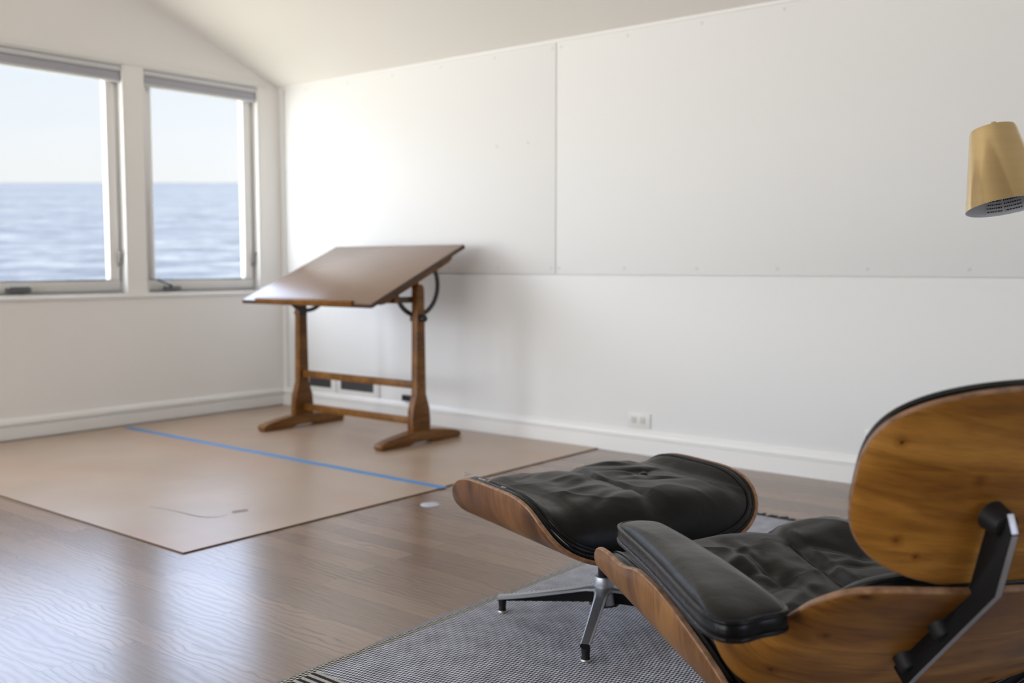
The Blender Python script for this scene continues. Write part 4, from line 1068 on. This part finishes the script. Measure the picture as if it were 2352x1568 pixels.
# pedestal star under the seat
cb = empty('pedestal', (0.10, 0, 0)); cb.parent = chair
base_legs(cb, 5, math.radians(0), 0.30, 0.108, 0.046)
MB().lathe([(0.040, 0.048), (0.030, 0.050), (0.026, 0.096), (0.0255, 0.130), (0.016, 0.132)], 32).build('hub', M['alu'], cb)

# ---------------------------------------------------------------- brass lamp
def lamp():
    base = Vector((-0.30, 2.60, 0.0))
    root = empty('floor_lamp', base); tag(root, 'brass reading lamp with tapered shade at the right edge, behind the chair', 'lamp')
    c = Vector((-0.567, 2.377, 1.161))-base       # shade centre
    rr, uu, ff = right, up, fwd
    axis = (up*1.0 - right*0.095 + Vector((fwd.x, fwd.y, 0))*0.16).normalized()   # points to the shade's top
    q = axis.to_track_quat('Z', 'Y').to_matrix().to_4x4()
    Mx = Matrix.Translation(c) @ q
    h = 0.088; rb, rt = 0.081, 0.0455
    outer = [(rb, -h), (rb-0.001, -h+0.001), (rt+0.003, h-0.006), (rt, h-0.001), (rt-0.004, h)]
    sh = MB().lathe([(0.0, h+0.0005), (rt-0.004, h), (rt, h-0.001), (rt+0.002, h-0.006), (rb, -h)], 72, Mx, cap=False, mi=0)
    sh.lathe([(rb, -h), (rb-0.0015, -h), (rt+0.0005, h-0.007), (0.0, h-0.006)], 72, Mx, cap=False, mi=1)
    so = sh.build('lamp_shade', [M['brass'], M['lampwhite']], root, smooth=40, weld=True)
    MB().lathe([(0.0065, h-0.001), (0.0065, h+0.013), (0.005, h+0.016), (0.0, h+0.0165)], 20, Mx @ Matrix.Translation((-0.006, 0, 0)), cap=False).build('finial', M['brass'], so)
    MB().lathe([(0.016, -0.005), (0.019, -0.002), (0.019, 0.05), (0.014, 0.08)], 24, Mx).build('bulb_socket', M['lampwhite'], so)
    # printed caution label wrapped on the inside of the shade (lines of small print)
    lab = MB(); pr = MB()
    def inner(a, z):
        k_ = (z+h)/(2*h); r = rb-0.0015+(rt-rb+0.0015)*k_-0.0006
        return Mx @ Vector((r*math.cos(a), r*math.sin(a), z))
    # angle on the far side as seen from the camera
    loc = (q.inverted() @ (Vector((fwd.x, fwd.y, 0)).normalized()))
    a0 = math.atan2(loc.y, loc.x); rnd = random.Random(5)
    def patch(mb, a1, a2, z1, z2, eps=0.0):
        n = 8; vs = []
        for i in range(n+1):
            a = a1+(a2-a1)*i/n
            for z in (z1, z2):
                v = inner(a, z); vs.append(v-(Mx.to_3x3() @ Vector((math.cos(a), math.sin(a), 0)))*eps)
        mb.add(vs, [(2*i, 2*i+1, 2*i+3, 2*i+2) for i in range(n)])
    patch(lab, a0-0.95, a0+0.12, -h+0.004, -h+0.046, 0.0)
    for col_ in ((-0.90, -0.42), (-0.36, 0.08)):
        for ln in range(5):
            z = -h+0.008+ln*0.0075; a = a0+col_[0]
            while a < a0+col_[1]:
                w = rnd.uniform(0.02, 0.07); patch(pr, a, min(a+w, a0+col_[1]), z, z+(0.0042 if ln == 4 else 0.0030), 0.0004); a += w+0.014
    lo = lab.build('caution_label', M['paper'], so, smooth=0, recalc=False); lo['label'] = 'printed label inside the shade'
    # print goes on the label as part of the shade's lining
    pr.build('label_print', M['print'], so, smooth=0, recalc=False)
    # joint, arm, pole, base
    side = (right*1.0).normalized()
    j = c + Mx.to_3x3() @ Vector((0, 0, 0.028)) + right*0.062
    MB().tube([j, j+right*0.030], 0.0085, 16).build('joint', M['brass'], root)
    MB().lathe([(0.0, 0.015), (0.010, 0.012), (0.014, 0.004), (0.014, -0.004), (0.010, -0.012), (0.0, -0.015)], 20, Matrix.Translation(j+right*0.036), cap=False).build('swivel', M['brass'], root, weld=True)
    tip = j+right*0.036
    MB().tube(catmull([tip, tip+right*0.05+Vector((0, 0, 0.004)), Vector((0, 0, tip.z-0.03)), Vector((0, 0, tip.z-0.10))], False, 8), 0.006, 12).build('arm', M['brass'], root, smooth=80)
    MB().tube([(0, 0, 0.015), (0, 0, tip.z-0.08)], 0.008, 16).build('pole', M['brass'], root)
    MB().lathe([(0.0, 0.0), (0.125, 0.0), (0.128, 0.004), (0.126, 0.012), (0.10, 0.017), (0.012, 0.020), (0.0, 0.021)], 48, cap=False).build('lamp_base', M['brass'], root, weld=True)
    root.location.z = 0.0
    return root
lamp()
